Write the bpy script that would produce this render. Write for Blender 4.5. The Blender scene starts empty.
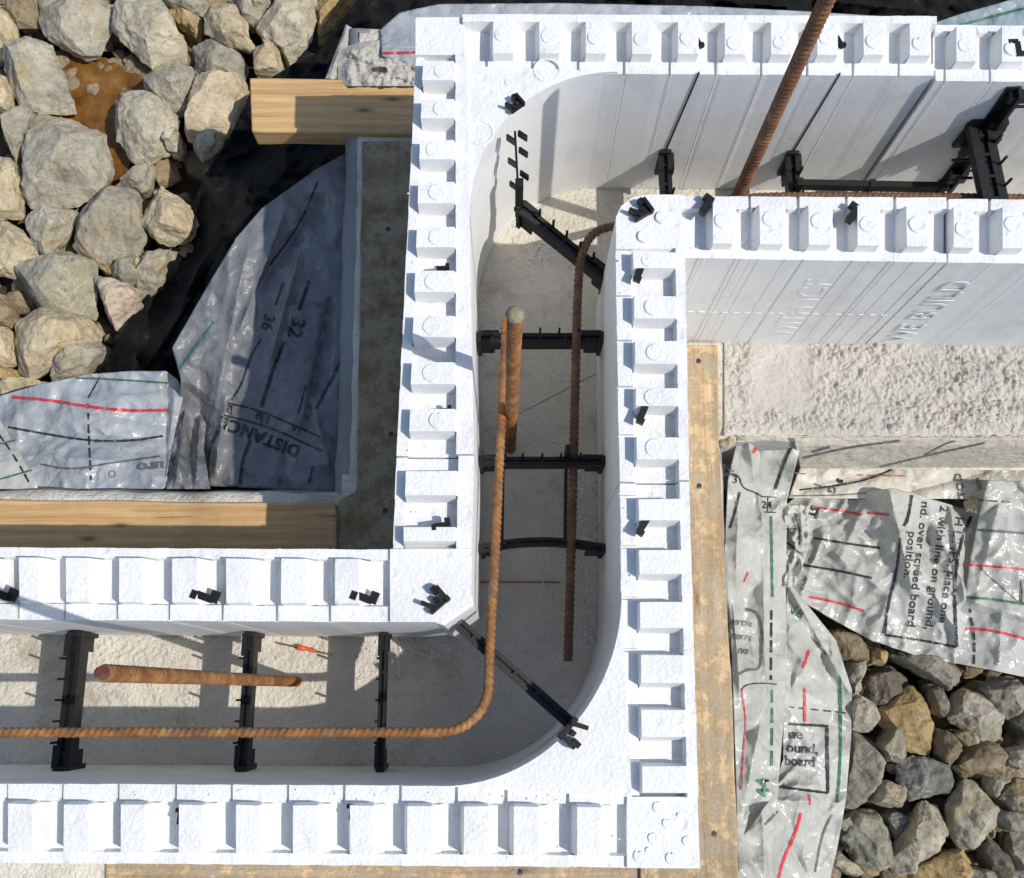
import bpy, bmesh, math, random
from mathutils import Vector, Matrix, noise

# ------------------------------------------------------------------ camera, sky, sun, exposure
scene = bpy.context.scene
COL = scene.collection
CAM_H = 1.435                      # metres above the concrete between the forms
TILT = math.atan(256/1000.0)
cd = bpy.data.cameras.new('camera'); cam = bpy.data.objects.new('camera', cd); COL.objects.link(cam)
cd.sensor_width = 36; cd.lens = 36*1000/1024.0
cd.clip_start = 0.01; cd.clip_end = 500
cam.location = (0, 0, CAM_H); cam.rotation_euler = (TILT, 0, 0)
scene.camera = cam

SUN_DIR = Vector((0.76, -0.26, 1.0)).normalized()
w = bpy.data.worlds.new('World'); scene.world = w; w.use_nodes = True
nt = w.node_tree; bg = nt.nodes['Background']
sky = nt.nodes.new('ShaderNodeTexSky'); sky.sky_type = 'NISHITA'; sky.sun_disc = False
sky.sun_elevation = math.asin(SUN_DIR.z); sky.sun_rotation = math.atan2(SUN_DIR.x, SUN_DIR.y)
nt.links.new(sky.outputs[0], bg.inputs[0]); bg.inputs[1].default_value = 0.13
sd = bpy.data.lights.new('sun', 'SUN'); sd.energy = 3.5; sd.angle = math.radians(0.5); sd.color = (1.0, 0.955, 0.88)
so = bpy.data.objects.new('sun', sd); COL.objects.link(so)
so.rotation_euler = SUN_DIR.to_track_quat('Z', 'Y').to_euler(); so.location = SUN_DIR*5
vs = scene.view_settings
scene.display_settings.display_device = 'sRGB'
vs.view_transform = 'Standard'; vs.look = 'None'; vs.gamma = 1; vs.exposure = 0.10; vs.use_curve_mapping = False
scene.cycles.max_bounces = 8; scene.cycles.diffuse_bounces = 5

CT, ST = math.cos(TILT), math.sin(TILT)
def at(px, py, z):
    """the point of the place at height z that the photograph shows at (px, py)"""
    dx = (px-512)/1000.0; dy = -(py-439)/1000.0
    wy = dy*CT+ST; wz = dy*ST-CT
    t = (CAM_H-z)/(-wz)
    return Vector((dx*t, wy*t, z))

# ------------------------------------------------------------------ helpers
WLOC = {}
def obj(name, bm, mat, parent=None, smooth=None, loc=None):
    """link a bmesh (built in world coordinates) as ONE mesh object with its origin at its own base"""
    vsl = [v.co for v in bm.verts]
    if loc is None:
        mn = Vector([min(c[i] for c in vsl) for i in range(3)]); mx = Vector([max(c[i] for c in vsl) for i in range(3)])
        loc = Vector(((mn.x+mx.x)/2, (mn.y+mx.y)/2, mn.z))
    for v in bm.verts: v.co -= loc
    if smooth is not None:
        lim = math.radians(smooth)
        for f in bm.faces: f.smooth = True
        for e in bm.edges:
            if len(e.link_faces) == 2 and e.calc_face_angle(0) > lim: e.smooth = False
    me = bpy.data.meshes.new(name); bm.to_mesh(me); bm.free()
    o = bpy.data.objects.new(name, me); COL.objects.link(o)
    if mat: me.materials.append(mat)
    pl = WLOC[parent.name] if parent else Vector((0, 0, 0))
    o.parent = parent; o.location = loc-pl
    WLOC[o.name] = loc.copy()
    return o
def tag(o, label=None, cat=None, group=None, kind=None):
    if label: o['label'] = label
    if cat: o['category'] = cat
    if group: o['group'] = group
    if kind: o['kind'] = kind
    return o
def thing(name, loc, label, cat, group=None):
    o = bpy.data.objects.new(name, None); COL.objects.link(o); o.location = loc; o.empty_display_size = 0.05
    WLOC[o.name] = Vector(loc)
    return tag(o, label, cat, group)
def struct(name, bm, mat, smooth=None):
    return tag(obj(name, bm, mat, smooth=smooth), kind='structure')

def add_prism(bm, pts, z0, z1, cap_bottom=True):
    """pts: list of xy in order"""
    pts = [Vector((p[0], p[1], 0)) for p in pts]
    area = sum(pts[i].x*pts[(i+1) % len(pts)].y-pts[(i+1) % len(pts)].x*pts[i].y for i in range(len(pts)))
    if area < 0: pts.reverse()
    lo = [bm.verts.new((p.x, p.y, z0)) for p in pts]; hi = [bm.verts.new((p.x, p.y, z1)) for p in pts]
    n = len(pts)
    bm.faces.new(hi)
    if cap_bottom: bm.faces.new(list(reversed(lo)))
    for i in range(n):
        j = (i+1) % n
        bm.faces.new((lo[i], lo[j], hi[j], hi[i]))
def add_box(bm, c, ex, ey, ez, hx, hy, hz):
    """oriented box: centre, three unit axes, half sizes"""
    v = []
    for sz in (-1, 1):
        for sx, sy in ((-1, -1), (1, -1), (1, 1), (-1, 1)):
            v.append(bm.verts.new(c+ex*(sx*hx)+ey*(sy*hy)+ez*(sz*hz)))
    flip = ex.cross(ey).dot(ez) < 0
    for f in ((3, 2, 1, 0), (4, 5, 6, 7), (0, 1, 5, 4), (1, 2, 6, 5), (2, 3, 7, 6), (3, 0, 4, 7)):
        f = [v[i] for i in f]
        if flip: f.reverse()
        bm.faces.new(f)
X, Y, Z = Vector((1, 0, 0)), Vector((0, 1, 0)), Vector((0, 0, 1))
def add_tube(bm, path, rad, n=10, ribs=None, caps=True):
    """sweep along a polyline (dense); rad(s, phi) gives the radius"""
    rings = []; s = 0.0; prev = None; up = None
    for i, p in enumerate(path):
        a = path[max(i-1, 0)]; b = path[min(i+1, len(path)-1)]
        t = (b-a).normalized()
        if up is None:
            up = t.orthogonal().normalized()
        up = (up-t*up.dot(t)).normalized(); sd_ = t.cross(up)
        if prev is not None: s += (p-prev).length
        prev = p
        ring = []
        for k in range(n):
            ph = 2*math.pi*k/n
            r = rad(s, ph)
            ring.append(bm.verts.new(p+up*(math.cos(ph)*r)+sd_*(math.sin(ph)*r)))
        rings.append(ring)
    for a, b in zip(rings, rings[1:]):
        for k in range(n):
            bm.faces.new((a[k], a[(k+1) % n], b[(k+1) % n], b[k]))
    if caps:
        bm.faces.new(list(reversed(rings[0]))); bm.faces.new(rings[-1])
def resample(pts, step):
    out = [pts[0].copy()]
    for a, b in zip(pts, pts[1:]):
        L = (b-a).length; n = max(1, int(L/step+.5))
        for k in range(1, n+1): out.append(a.lerp(b, k/n))
    return out
def smooth_path(pts, it=2):
    for _ in range(it):
        q = [pts[0]]
        for a, b in zip(pts, pts[1:]):
            q += [a.lerp(b, .25), a.lerp(b, .75)]
        pts = q+[pts[-1]]
    return pts
def poly_at(poly, u):
    L = [math.hypot(b[0]-a[0], b[1]-a[1]) for a, b in zip(poly, poly[1:])]
    d = u*sum(L)
    for (a, b), l in zip(zip(poly, poly[1:]), L):
        if d <= l or l == L[-1] and (a, b) == (poly[-2], poly[-1]):
            k = 0 if l == 0 else min(1, d/l)
            return (a[0]+(b[0]-a[0])*k, a[1]+(b[1]-a[1])*k)
        d -= l
    return poly[-1]

# ------------------------------------------------------------------ materials
def new_mat(name):
    m = bpy.data.materials.new(name); m.use_nodes = True
    t = m.node_tree; p = t.nodes['Principled BSDF']
    return m, t, p
def N(t, ty, **kw):
    n = t.nodes.new(ty)
    for k, v in kw.items():
        if k in n.inputs: n.inputs[k].default_value = v
        else: setattr(n, k, v)
    return n
def ramp(t, src, stops):
    r = t.nodes.new('ShaderNodeValToRGB'); e = r.color_ramp.elements
    while len(e) < len(stops): e.new(.5)
    for q, (pos, c) in zip(e, stops):
        q.position = pos; q.color = (c, c, c, 1) if isinstance(c, (int, float)) else (*c, 1)
    t.links.new(src, r.inputs[0]); return r.outputs[0]
def coords(t, scale=(1, 1, 1), kind='Object'):
    tc = t.nodes.new('ShaderNodeTexCoord'); mp = t.nodes.new('ShaderNodeMapping'); mp.inputs['Scale'].default_value = scale
    t.links.new(tc.outputs[kind], mp.inputs[0]); return mp.outputs[0]
def nz(t, vec, scale, detail=4, rough=.55):
    n = N(t, 'ShaderNodeTexNoise', Scale=scale, Detail=detail, Roughness=rough); t.links.new(vec, n.inputs['Vector']); return n.outputs['Fac']
def vor(t, vec, scale, feature='F1'):
    n = t.nodes.new('ShaderNodeTexVoronoi'); n.feature = feature; n.inputs['Scale'].default_value = scale
    t.links.new(vec, n.inputs['Vector']); return n
def mix(t, fac, a, b, mode='MIX'):
    n = t.nodes.new('ShaderNodeMix'); n.data_type = 'RGBA'; n.blend_type = mode
    for val, idx in ((fac, 0), (a, 6), (b, 7)):
        if isinstance(val, (int, float)): n.inputs[idx].default_value = val
        elif isinstance(val, tuple): n.inputs[idx].default_value = (*val, 1)
        else: t.links.new(val, n.inputs[idx])
    return n.outputs[2]
def bump(t, p, hs, prev=None):
    """hs: list of (height socket, distance)"""
    for h, d in hs:
        b = N(t, 'ShaderNodeBump', Strength=1.0, Distance=d); t.links.new(h, b.inputs['Height'])
        if prev is not None: t.links.new(prev, b.inputs['Normal'])
        prev = b.outputs[0]
    t.links.new(prev, p.inputs['Normal'])
def math_(t, op, a, b):
    n = t.nodes.new('ShaderNodeMath'); n.operation = op
    for i, v in enumerate((a, b)):
        if isinstance(v, (int, float)): n.inputs[i].default_value = v
        else: t.links.new(v, n.inputs[i])
    return n.outputs[0]

def foam_mat():
    m, t, p = new_mat('expanded_polystyrene')
    c = coords(t)
    v = vor(t, c, 260)
    dirt = ramp(t, nz(t, c, 14, 6, .65), [(.30, (.70, .70, .69)), (.5, (.79, .79, .78)), (.75, (.81, .81, .80))])
    bead = ramp(t, v.outputs['Distance'], [(0, 1.0), (.75, .93)])
    base = mix(t, 1.0, dirt, bead, 'MULTIPLY')
    spk = ramp(t, nz(t, c, 120, 2, .5), [(.68, 0.0), (.74, 1.0)])
    mud = ramp(t, nz(t, c, 6, 7, .72), [(.60, 0.0), (.72, 1.0)])
    base = mix(t, math_(t, 'MULTIPLY', mud, .22), base, (.50, .43, .33))
    base = mix(t, math_(t, 'MULTIPLY', spk, .22), base, (.50, .48, .44))
    t.links.new(base, p.inputs['Base Color'])
    p.inputs['Roughness'].default_value = .62; p.inputs['Specular IOR Level'].default_value = .35
    geo = t.nodes.new('ShaderNodeNewGeometry'); sx = t.nodes.new('ShaderNodeSeparateXYZ'); t.links.new(geo.outputs['True Normal'], sx.inputs[0])
    worn = ramp(t, sx.outputs['Z'], [(.2, .16), (.8, 1.0)])          # handled top faces are rougher than the moulded walls
    dent = ramp(t, vor(t, c, 38).outputs['Distance'], [(.10, 0.0), (.26, 1.0)])
    bump(t, p, [(math_(t, 'MULTIPLY', v.outputs['Distance'], worn), -.0005), (math_(t, 'MULTIPLY', nz(t, c, 110, 6, .65), worn), .0006), (math_(t, 'MULTIPLY', dent, worn), .0008), (nz(t, c, 9, 3), .0012)])
    return m
def concrete_mat(name, lo, hi, fine=1.0, rough_bump=.006, stain=(.25, .18, .10), stain_amt=.5):
    m, t, p = new_mat(name); c = coords(t)
    base = ramp(t, nz(t, c, 7, 8, .65), [(.3, lo), (.7, hi)])
    st = ramp(t, nz(t, c, 6.3, 8, .72), [(.52, 0.0), (.66, 1.0)])
    base = mix(t, math_(t, 'MULTIPLY', st, stain_amt), base, stain)
    pits = vor(t, c, 170*fine)
    sp = ramp(t, pits.outputs['Distance'], [(.02, .55), (.16, 1.0)])
    base = mix(t, .55, base, sp, 'MULTIPLY')
    t.links.new(base, p.inputs['Base Color']); p.inputs['Roughness'].default_value = .85
    p.inputs['Specular IOR Level'].default_value = .25
    bump(t, p, [(nz(t, c, 38*fine, 8, .62), rough_bump), (nz(t, c, 140*fine, 5, .6), rough_bump*.5), (nz(t, c, 9, 2), rough_bump*.9)])
    return m
def wood_mat(name, along, smear, base=((.45, .27, .11), (.62, .42, .21)), cem=((.36, .325, .25), (.54, .49, .40))):
    m, t, p = new_mat(name)
    sc = (1.2, 30, 30) if along == 'x' else (30, 1.2, 30)
    c = coords(t, sc); c0 = coords(t)
    g = nz(t, c, 3.0, 6, .65)
    g2 = nz(t, coords(t, (4, 150, 150) if along == 'x' else (150, 4, 150)), 3.0, 5, .7)
    col = ramp(t, g, [(.28, base[0]), (.5, base[1]), (.75, tuple(min(1, q*1.12) for q in base[1]))])
    ring = N(t, 'ShaderNodeTexWave', Scale=1.1, Distortion=9.0, Detail=3.0); ring.bands_direction = 'Y' if along == 'x' else 'X'
    t.links.new(coords(t, (1.5, 14, 14) if along == 'x' else (14, 1.5, 14)), ring.inputs['Vector'])
    col = mix(t, .28, col, ramp(t, ring.outputs['Fac'], [(.0, (.50, .33, .16)), (.5, (.85, .7, .5)), (1, (1, 1, 1))]), 'MULTIPLY')
    knot = ramp(t, vor(t, coords(t, (8, 27, 27) if along == 'x' else (27, 8, 27)), 1.0).outputs['Distance'], [(.05, 0.30), (.11, .75), (.20, 1.0)])
    col = mix(t, .9, col, knot, 'MULTIPLY')
    col = mix(t, .55, col, ramp(t, g2, [(.3, (.55, .43, .30)), (.55, (1, 1, 1))]), 'MULTIPLY')
    split = ramp(t, nz(t, coords(t, (2.2, 70, 70) if along == 'x' else (70, 2.2, 70)), 2.0, 2, .5), [(.265, .25), (.285, 1.0)])
    col = mix(t, .8, col, split, 'MULTIPLY')
    stn = ramp(t, nz(t, c0, 9, 6, .7), [(.48, 0.0), (.7, 1.0)])
    col = mix(t, math_(t, 'MULTIPLY', stn, .5), col, (.30, .19, .09))
    hs = [(g, .0012), (g2, .0006)]
    if smear:
        s0 = nz(t, c0, 30, 10, .78)
        sm = ramp(t, s0, [(smear-.11, .85), (smear+.06, 0.0)])
        cc = ramp(t, nz(t, c0, 60, 6, .6), [(.3, cem[0]), (.7, cem[1])])
        col = mix(t, sm, col, cc)
        hs.append((sm, .002)); hs.append((nz(t, c0, 160, 4, .6), .0015))
    t.links.new(col, p.inputs['Base Color']); p.inputs['Roughness'].default_value = .75
    p.inputs['Specular IOR Level'].default_value = .25
    bump(t, p, hs); return m
def rust_mat(name, a, b, c_):
    m, t, p = new_mat(name); c = coords(t)
    col = ramp(t, nz(t, c, 45, 7, .7), [(.3, a), (.5, b), (.72, c_)])
    col = mix(t, .5, col, ramp(t, nz(t, c, 420, 3, .6), [(.3, .55), (.65, 1.0)]), 'MULTIPLY')
    sc_ = ramp(t, nz(t, c, 36, 7, .75), [(.50, 0.0), (.62, 1.0)])
    col = mix(t, math_(t, 'MULTIPLY', sc_, .6), col, (.10, .075, .06))
    t.links.new(col, p.inputs['Base Color']); p.inputs['Roughness'].default_value = .7
    bump(t, p, [(nz(t, c, 500, 4, .6), .0008)]); return m
def plastic_black():
    m, t, p = new_mat('black_plastic'); c = coords(t)
    t.links.new(ramp(t, nz(t, c, 60, 5, .7), [(.58, (.009, .009, .010)), (.85, (.035, .035, .034))]), p.inputs['Base Color'])
    p.inputs['Roughness'].default_value = .5; p.inputs['Specular IOR Level'].default_value = .35
    bump(t, p, [(nz(t, c, 300, 3), .0003)]); return m
def rock_mat():
    m, t, p = new_mat('crushed_limestone'); c = coords(t)
    oi = t.nodes.new('ShaderNodeObjectInfo')
    off = t.nodes.new('ShaderNodeVectorMath'); off.operation = 'ADD'
    t.links.new(c, off.inputs[0]); sc = t.nodes.new('ShaderNodeVectorMath'); sc.operation = 'SCALE'; sc.inputs['Scale'].default_value = 13.0
    cb = t.nodes.new('ShaderNodeCombineXYZ')
    for i in range(3): t.links.new(oi.outputs['Random'], cb.inputs[i])
    t.links.new(cb.outputs[0], sc.inputs[0]); t.links.new(sc.outputs[0], off.inputs[1]); c = off.outputs[0]
    base = mix(t, 1.0, oi.outputs['Color'], ramp(t, nz(t, c, 26, 9, .7), [(.25, .52), (.5, .92), (.75, 1.35)]), 'MULTIPLY')
    och = ramp(t, nz(t, c, 11, 6, .6), [(.52, 0.0), (.68, 1.0)])
    base = mix(t, math_(t, 'MULTIPLY', och, .55), base, (.42, .30, .14))
    veinv = vor(t, c, 19, 'DISTANCE_TO_EDGE'); 
    dist = t.nodes.new('ShaderNodeVectorMath'); dist.operation = 'ADD'
    nn = N(t, 'ShaderNodeTexNoise', Scale=30.0, Detail=3.0); t.links.new(c, nn.inputs['Vector'])
    s2 = t.nodes.new('ShaderNodeVectorMath'); s2.operation = 'SCALE'; s2.inputs['Scale'].default_value = .05
    t.links.new(nn.outputs['Color'], s2.inputs[0]); t.links.new(c, dist.inputs[0]); t.links.new(s2.outputs[0], dist.inputs[1])
    t.links.new(dist.outputs[0], veinv.inputs['Vector'])
    vein = ramp(t, veinv.outputs['Distance'], [(.0, 1.0), (.035, 0.0)])
    msk = ramp(t, nz(t, c, 8, 2), [(.5, 0.0), (.58, 1.0)])
    base = mix(t, math_(t, 'MULTIPLY', math_(t, 'MULTIPLY', vein, msk), .5), base, (.62, .58, .50))
    dark = ramp(t, nz(t, c, 120, 4, .7), [(.30, .35), (.46, 1.0)])
    base = mix(t, .7, base, dark, 'MULTIPLY')
    t.links.new(base, p.inputs['Base Color']); p.inputs['Roughness'].default_value = .8; p.inputs['Specular IOR Level'].default_value = .3
    bump(t, p, [(nz(t, c, 45, 9, .68), .007), (nz(t, c, 170, 5, .65), .0022)])
    return m
def film_mat(name, col, alpha=.88, trans=.34, rough=.22, dirt=.45):
    m, t, p = new_mat(name); c = coords(t)
    base = ramp(t, nz(t, c, 12, 8, .7), [(.3, tuple(q*.78 for q in col)), (.55, col), (.8, tuple(min(.9, q*1.12) for q in col))])
    d = ramp(t, nz(t, c, 33, 8, .75), [(.52, 0.0), (.72, 1.0)])
    base = mix(t, math_(t, 'MULTIPLY', d, dirt), base, (.42, .39, .34))
    t.links.new(base, p.inputs['Base Color'])
    t.links.new(ramp(t, nz(t, c, 20, 5, .6), [(.35, rough*.75), (.7, rough*1.9)]), p.inputs['Roughness'])
    p.inputs['Specular IOR Level'].default_value = .6
    rid = math_(t, 'ABSOLUTE', math_(t, 'SUBTRACT', nz(t, c, 26, 3, .5), .5), 0)
    rid2 = math_(t, 'ABSOLUTE', math_(t, 'SUBTRACT', nz(t, c, 60, 2, .5), .5), 0)
    bump(t, p, [(rid, .010), (rid2, .0014), (nz(t, c, 140, 3, .6), .0004)])
    tr = t.nodes.new('ShaderNodeBsdfTranslucent'); t.links.new(base, tr.inputs[0])
    mx = t.nodes.new('ShaderNodeMixShader'); mx.inputs[0].default_value = trans
    t.links.new(p.outputs[0], mx.inputs[1]); t.links.new(tr.outputs[0], mx.inputs[2])
    tp = t.nodes.new('ShaderNodeBsdfTransparent'); m2 = t.nodes.new('ShaderNodeMixShader'); m2.inputs[0].default_value = 1-alpha
    t.links.new(mx.outputs[0], m2.inputs[1]); t.links.new(tp.outputs[0], m2.inputs[2])
    t.links.new(m2.outputs[0], t.nodes['Material Output'].inputs[0]); return m
def ink(name, col):
    m, t, p = new_mat(name); c = coords(t)
    t.links.new(mix(t, ramp(t, nz(t, c, 90, 5, .7), [(.55, 0.0), (.72, .75)]), col, (.4, .4, .4)), p.inputs['Base Color'])
    p.inputs['Roughness'].default_value = .45
    tp = t.nodes.new('ShaderNodeBsdfTransparent'); mx = t.nodes.new('ShaderNodeMixShader')
    t.links.new(ramp(t, nz(t, c, 150, 6, .75), [(.61, 0.0), (.74, .7)]), mx.inputs[0])      # worn print
    t.links.new(p.outputs[0], mx.inputs[1]); t.links.new(tp.outputs[0], mx.inputs[2]); t.links.new(mx.outputs[0], t.nodes['Material Output'].inputs[0])
    return m
def cloth_black():
    m, t, p = new_mat('black_geotextile'); c = coords(t)
    base = ramp(t, nz(t, c, 25, 8, .75), [(.48, (.006, .006, .006)), (.62, (.014, .0135, .012)), (.74, (.13, .12, .10))])
    t.links.new(base, p.inputs['Base Color']); p.inputs['Roughness'].default_value = .85; p.inputs['Specular IOR Level'].default_value = .2
    bump(t, p, [(nz(t, c, 40, 6, .65), .010), (nz(t, c, 500, 2), .0008)]); return m

FOAM = foam_mat()
CONC = concrete_mat('footing_concrete', (.62, .57, .475), (.80, .75, .65), 1.0, .0095, stain_amt=.5)
CONC_ROUGH = concrete_mat('honeycombed_concrete', (.42, .40, .36), (.63, .60, .54), 1.0, .007, stain_amt=.35)
CONC_GREY = concrete_mat('footing_side_rim_shade', (.20, .205, .20), (.32, .32, .31), 1.0, .002, stain_amt=.1)
WOOD_X = wood_mat('spruce_lumber_across', 'x', None)
WOOD_XS = wood_mat('spruce_lumber_across_splashed', 'x', .48, base=((.48, .35, .20), (.64, .50, .32)), cem=((.46, .40, .31), (.64, .58, .48)))
WOOD_Y = wood_mat('spruce_lumber_splashed', 'y', .47, base=((.46, .32, .18), (.62, .48, .30)), cem=((.44, .38, .29), (.62, .56, .46)))
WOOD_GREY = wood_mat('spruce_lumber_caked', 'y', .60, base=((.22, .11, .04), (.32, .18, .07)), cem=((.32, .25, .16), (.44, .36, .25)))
RUST_O = rust_mat('rust_orange', (.11, .042, .014), (.29, .12, .032), (.46, .25, .09))
RUST_B = rust_mat('rust_brown_shaded', (.07, .035, .018), (.15, .07, .032), (.26, .15, .08))  # darker copy of the rust, with the shade on the hooked bar in its colour
BLACK = plastic_black()
ROCK = rock_mat()
FILM = film_mat('white_form_fabric', (.70, .70, .65), alpha=.93, trans=.38, dirt=.35)
FILM_G = film_mat('grey_form_fabric', (.42, .45, .48), alpha=1.0, trans=.1, rough=.22, dirt=.35)
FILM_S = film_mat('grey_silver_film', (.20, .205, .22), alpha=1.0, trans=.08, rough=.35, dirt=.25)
INK_K = ink('black_ink', (.02, .02, .022)); INK_R = ink('red_ink', (.55, .035, .045)); INK_G = ink('green_ink', (.03, .14, .08))
INK_BL = ink('faded_grey_ink', (.12, .12, .12))
GEO = cloth_black()
# ------------------------------------------------------------------ ground and footing
ZG = -0.37                                    # bed of the excavation
bm = bmesh.new()
n = 40
def gz(x, y): return ZG+.012*noise.noise(Vector((x*9, y*9, 0)))
gv = {}
lin = [-60, -20, -6]+[-2+4*i/80 for i in range(81)]+[6, 20, 60]
for i, x in enumerate(lin):
    for j, y in enumerate(lin):
        gv[i, j] = bm.verts.new((x, y, gz(x, y)))
for i in range(len(lin)-1):
    for j in range(len(lin)-1):
        bm.faces.new((gv[i, j], gv[i+1, j], gv[i+1, j+1], gv[i, j+1]))
EARTH = concrete_mat('wet_brown_earth', (.035, .027, .018), (.10, .075, .045), 1.0, .01, stain_amt=.4)
struct('ground', bm, EARTH, smooth=60)

def offset_poly(pts, d):
    n = len(pts); out = []
    for i in range(n):
        a, b, c = pts[i-1], pts[i], pts[(i+1) % n]
        n1 = Vector((b.y-a.y, -(b.x-a.x))).normalized(); n2 = Vector((c.y-b.y, -(c.x-b.x))).normalized()
        m = (n1+n2); k = d/max(.3, (1+n1.dot(n2)))
        out.append(Vector((b.x+m.x*k, b.y+m.y*k)))
    return out
foot_px = [(346, 22), (343, 200), (338, 360), (334, 489), (-260, 486), (-260, 1010), (744, 1010), (733, 700), (724, 441), (1260, 438), (1260, 22)]
fp = [at(a, b, 0).xy for a, b in foot_px]
area = sum(fp[i].x*fp[(i+1) % len(fp)].y-fp[(i+1) % len(fp)].x*fp[i].y for i in range(len(fp)))
if area < 0: fp.reverse()
dense = []
for a, b in zip(fp, fp[1:]+fp[:1]):
    k = max(1, int((b-a).length/.02))
    for i in range(k): dense.append(a.lerp(b, i/k))
fp = dense
bm = bmesh.new(); rings = []
for off, z in ((-.022, 0), (-.010, -.004), (-.003, -.014), (.004, -.035), (.012, -.09), (.006, -.17), (.0, -.26), (.0, -.40)):
    r = offset_poly(fp, off)
    ring = []
    for q in r:
        jx = .004*noise.noise(Vector((q.x*22, q.y*22, z*14))) if z < 0 else .003*noise.noise(Vector((q.x*60, q.y*60, 5)))
        ring.append(bm.verts.new((q.x+jx, q.y+jx, z)))
    rings.append(ring)
bm.faces.new(rings[0])
for a, b in zip(rings, rings[1:]):
    m = len(a)
    for i in range(m):
        bm.faces.new((b[i], b[(i+1) % m], a[(i+1) % m], a[i]))
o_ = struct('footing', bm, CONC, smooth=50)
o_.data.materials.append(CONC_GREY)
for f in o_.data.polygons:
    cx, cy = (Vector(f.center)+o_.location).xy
    if f.index > len(fp)*2 or (f.index > 0 and cx < at(362, 300, 0).x and cy > at(300, 484, 0).y): f.material_index = 1  # left pit rim also gets the darker grey, its shade painted into the concrete

# rough, honeycombed top of the footing outside the east form
bm = bmesh.new(); g = {}
NU, NV = 420, 110
for i in range(NU+1):
    for j in range(NV+1):
        u = i/NU; v = j/NV
        px = 724+u*420; py = 338+v*(98+1.6*noise.noise(Vector((u*60, 3, 0))))
        p0 = at(px, py, 0)
        pxx, pyy = u*420+724, 338+v*98
        wob = 5*noise.noise(Vector((pxx*.06, pyy*.06, 1)))
        din = min(pxx-752+wob, 808-pxx+wob, 412-pyy+wob)
        rough = min(1, max(.10, .45-din/9))*(.75+.6*noise.noise(Vector((pxx*.035, pyy*.05, 6))))
        e = min(1, v*14, (1-v)*14, u*60)
        wx = Vector((p0.x, p0.y, 0))+.006*Vector((noise.noise(Vector((p0.x*70, p0.y*70, 4))), noise.noise(Vector((p0.x*70, p0.y*70, 8))), 0))
        h = .8*(1-2.1*noise.voronoi(wx*120)[0][0])+.6*(1-2*noise.voronoi(wx*260)[0][0])-1.3*max(0, noise.noise(wx*60)-.25)+.7*noise.fractal(Vector((p0.x*45, p0.y*45, 3)), .8, 2.1, 5)
        z = .003+e*rough*max(-.001, .0035+.0055*h)
        g[i, j] = bm.verts.new((p0.x, p0.y, z))
for i in range(NU):
    for j in range(NV):
        bm.faces.new((g[i, j], g[i, j+1], g[i+1, j+1], g[i+1, j]))
struct('footing_rough_top', bm, CONC_ROUGH, smooth=70)

# red chalk line across the channel floor
bm = bmesh.new()
for k in range(40):
    a = 480+k*2.0
    if random.Random(k).random() < .05: continue
    p = [at(a, 581.2+.12*math.sin(k), .0042), at(a+2, 581.2, .0042), at(a+2, 583.0, .0042), at(a, 583.2+.2*math.sin(k*2), .0042)]
    bm.faces.new([bm.verts.new(q) for q in reversed(p)])
CHALK = ink('red_chalk', (.30, .10, .08))
tag(obj('chalk_line', bm, CHALK), 'faint red snapped chalk line across the concrete between the foam walls', 'chalk line')

# ------------------------------------------------------------------ insulating foam forms
ZR = 0.305; PL = ZR+.011; VA = ZR-.0125; LED = .0175; LEO = .0115
RN = random.Random(4)
def jit(a=.0004): return RN.uniform(-a, a)
def disc(bm, c, r, h, broken=False):
    n = 22; lo = []; hi = []
    for k in range(n):
        a = 2*math.pi*k/n; rr = r*(1+RN.uniform(-.03, .03))
        if broken and k % 22 < 8: rr *= RN.uniform(.55, .9)
        lo.append(bm.verts.new((c.x+math.cos(a)*rr, c.y+math.sin(a)*rr, c.z)))
        hi.append(bm.verts.new((c.x+math.cos(a)*rr*.88, c.y+math.sin(a)*rr*.88, c.z+h)))
    bm.faces.new(hi)
    for k in range(n): bm.faces.new((lo[k], lo[(k+1) % n], hi[(k+1) % n], hi[k]))
def ring_mark(bm, c, r, h=.0008, wd=.0016):
    n = 26
    loops = []
    for rr, z in ((r-wd, 0), (r-wd*.5, h), (r+wd*.5, h), (r+wd, 0)):
        loops.append([bm.verts.new((c.x+math.cos(2*math.pi*k/n)*rr, c.y+math.sin(2*math.pi*k/n)*rr, c.z+z)) for k in range(n)])
    for a, b in zip(loops, loops[1:]):
        for k in range(n): bm.faces.new((b[k], b[(k+1) % n], a[(k+1) % n], a[k]))
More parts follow.
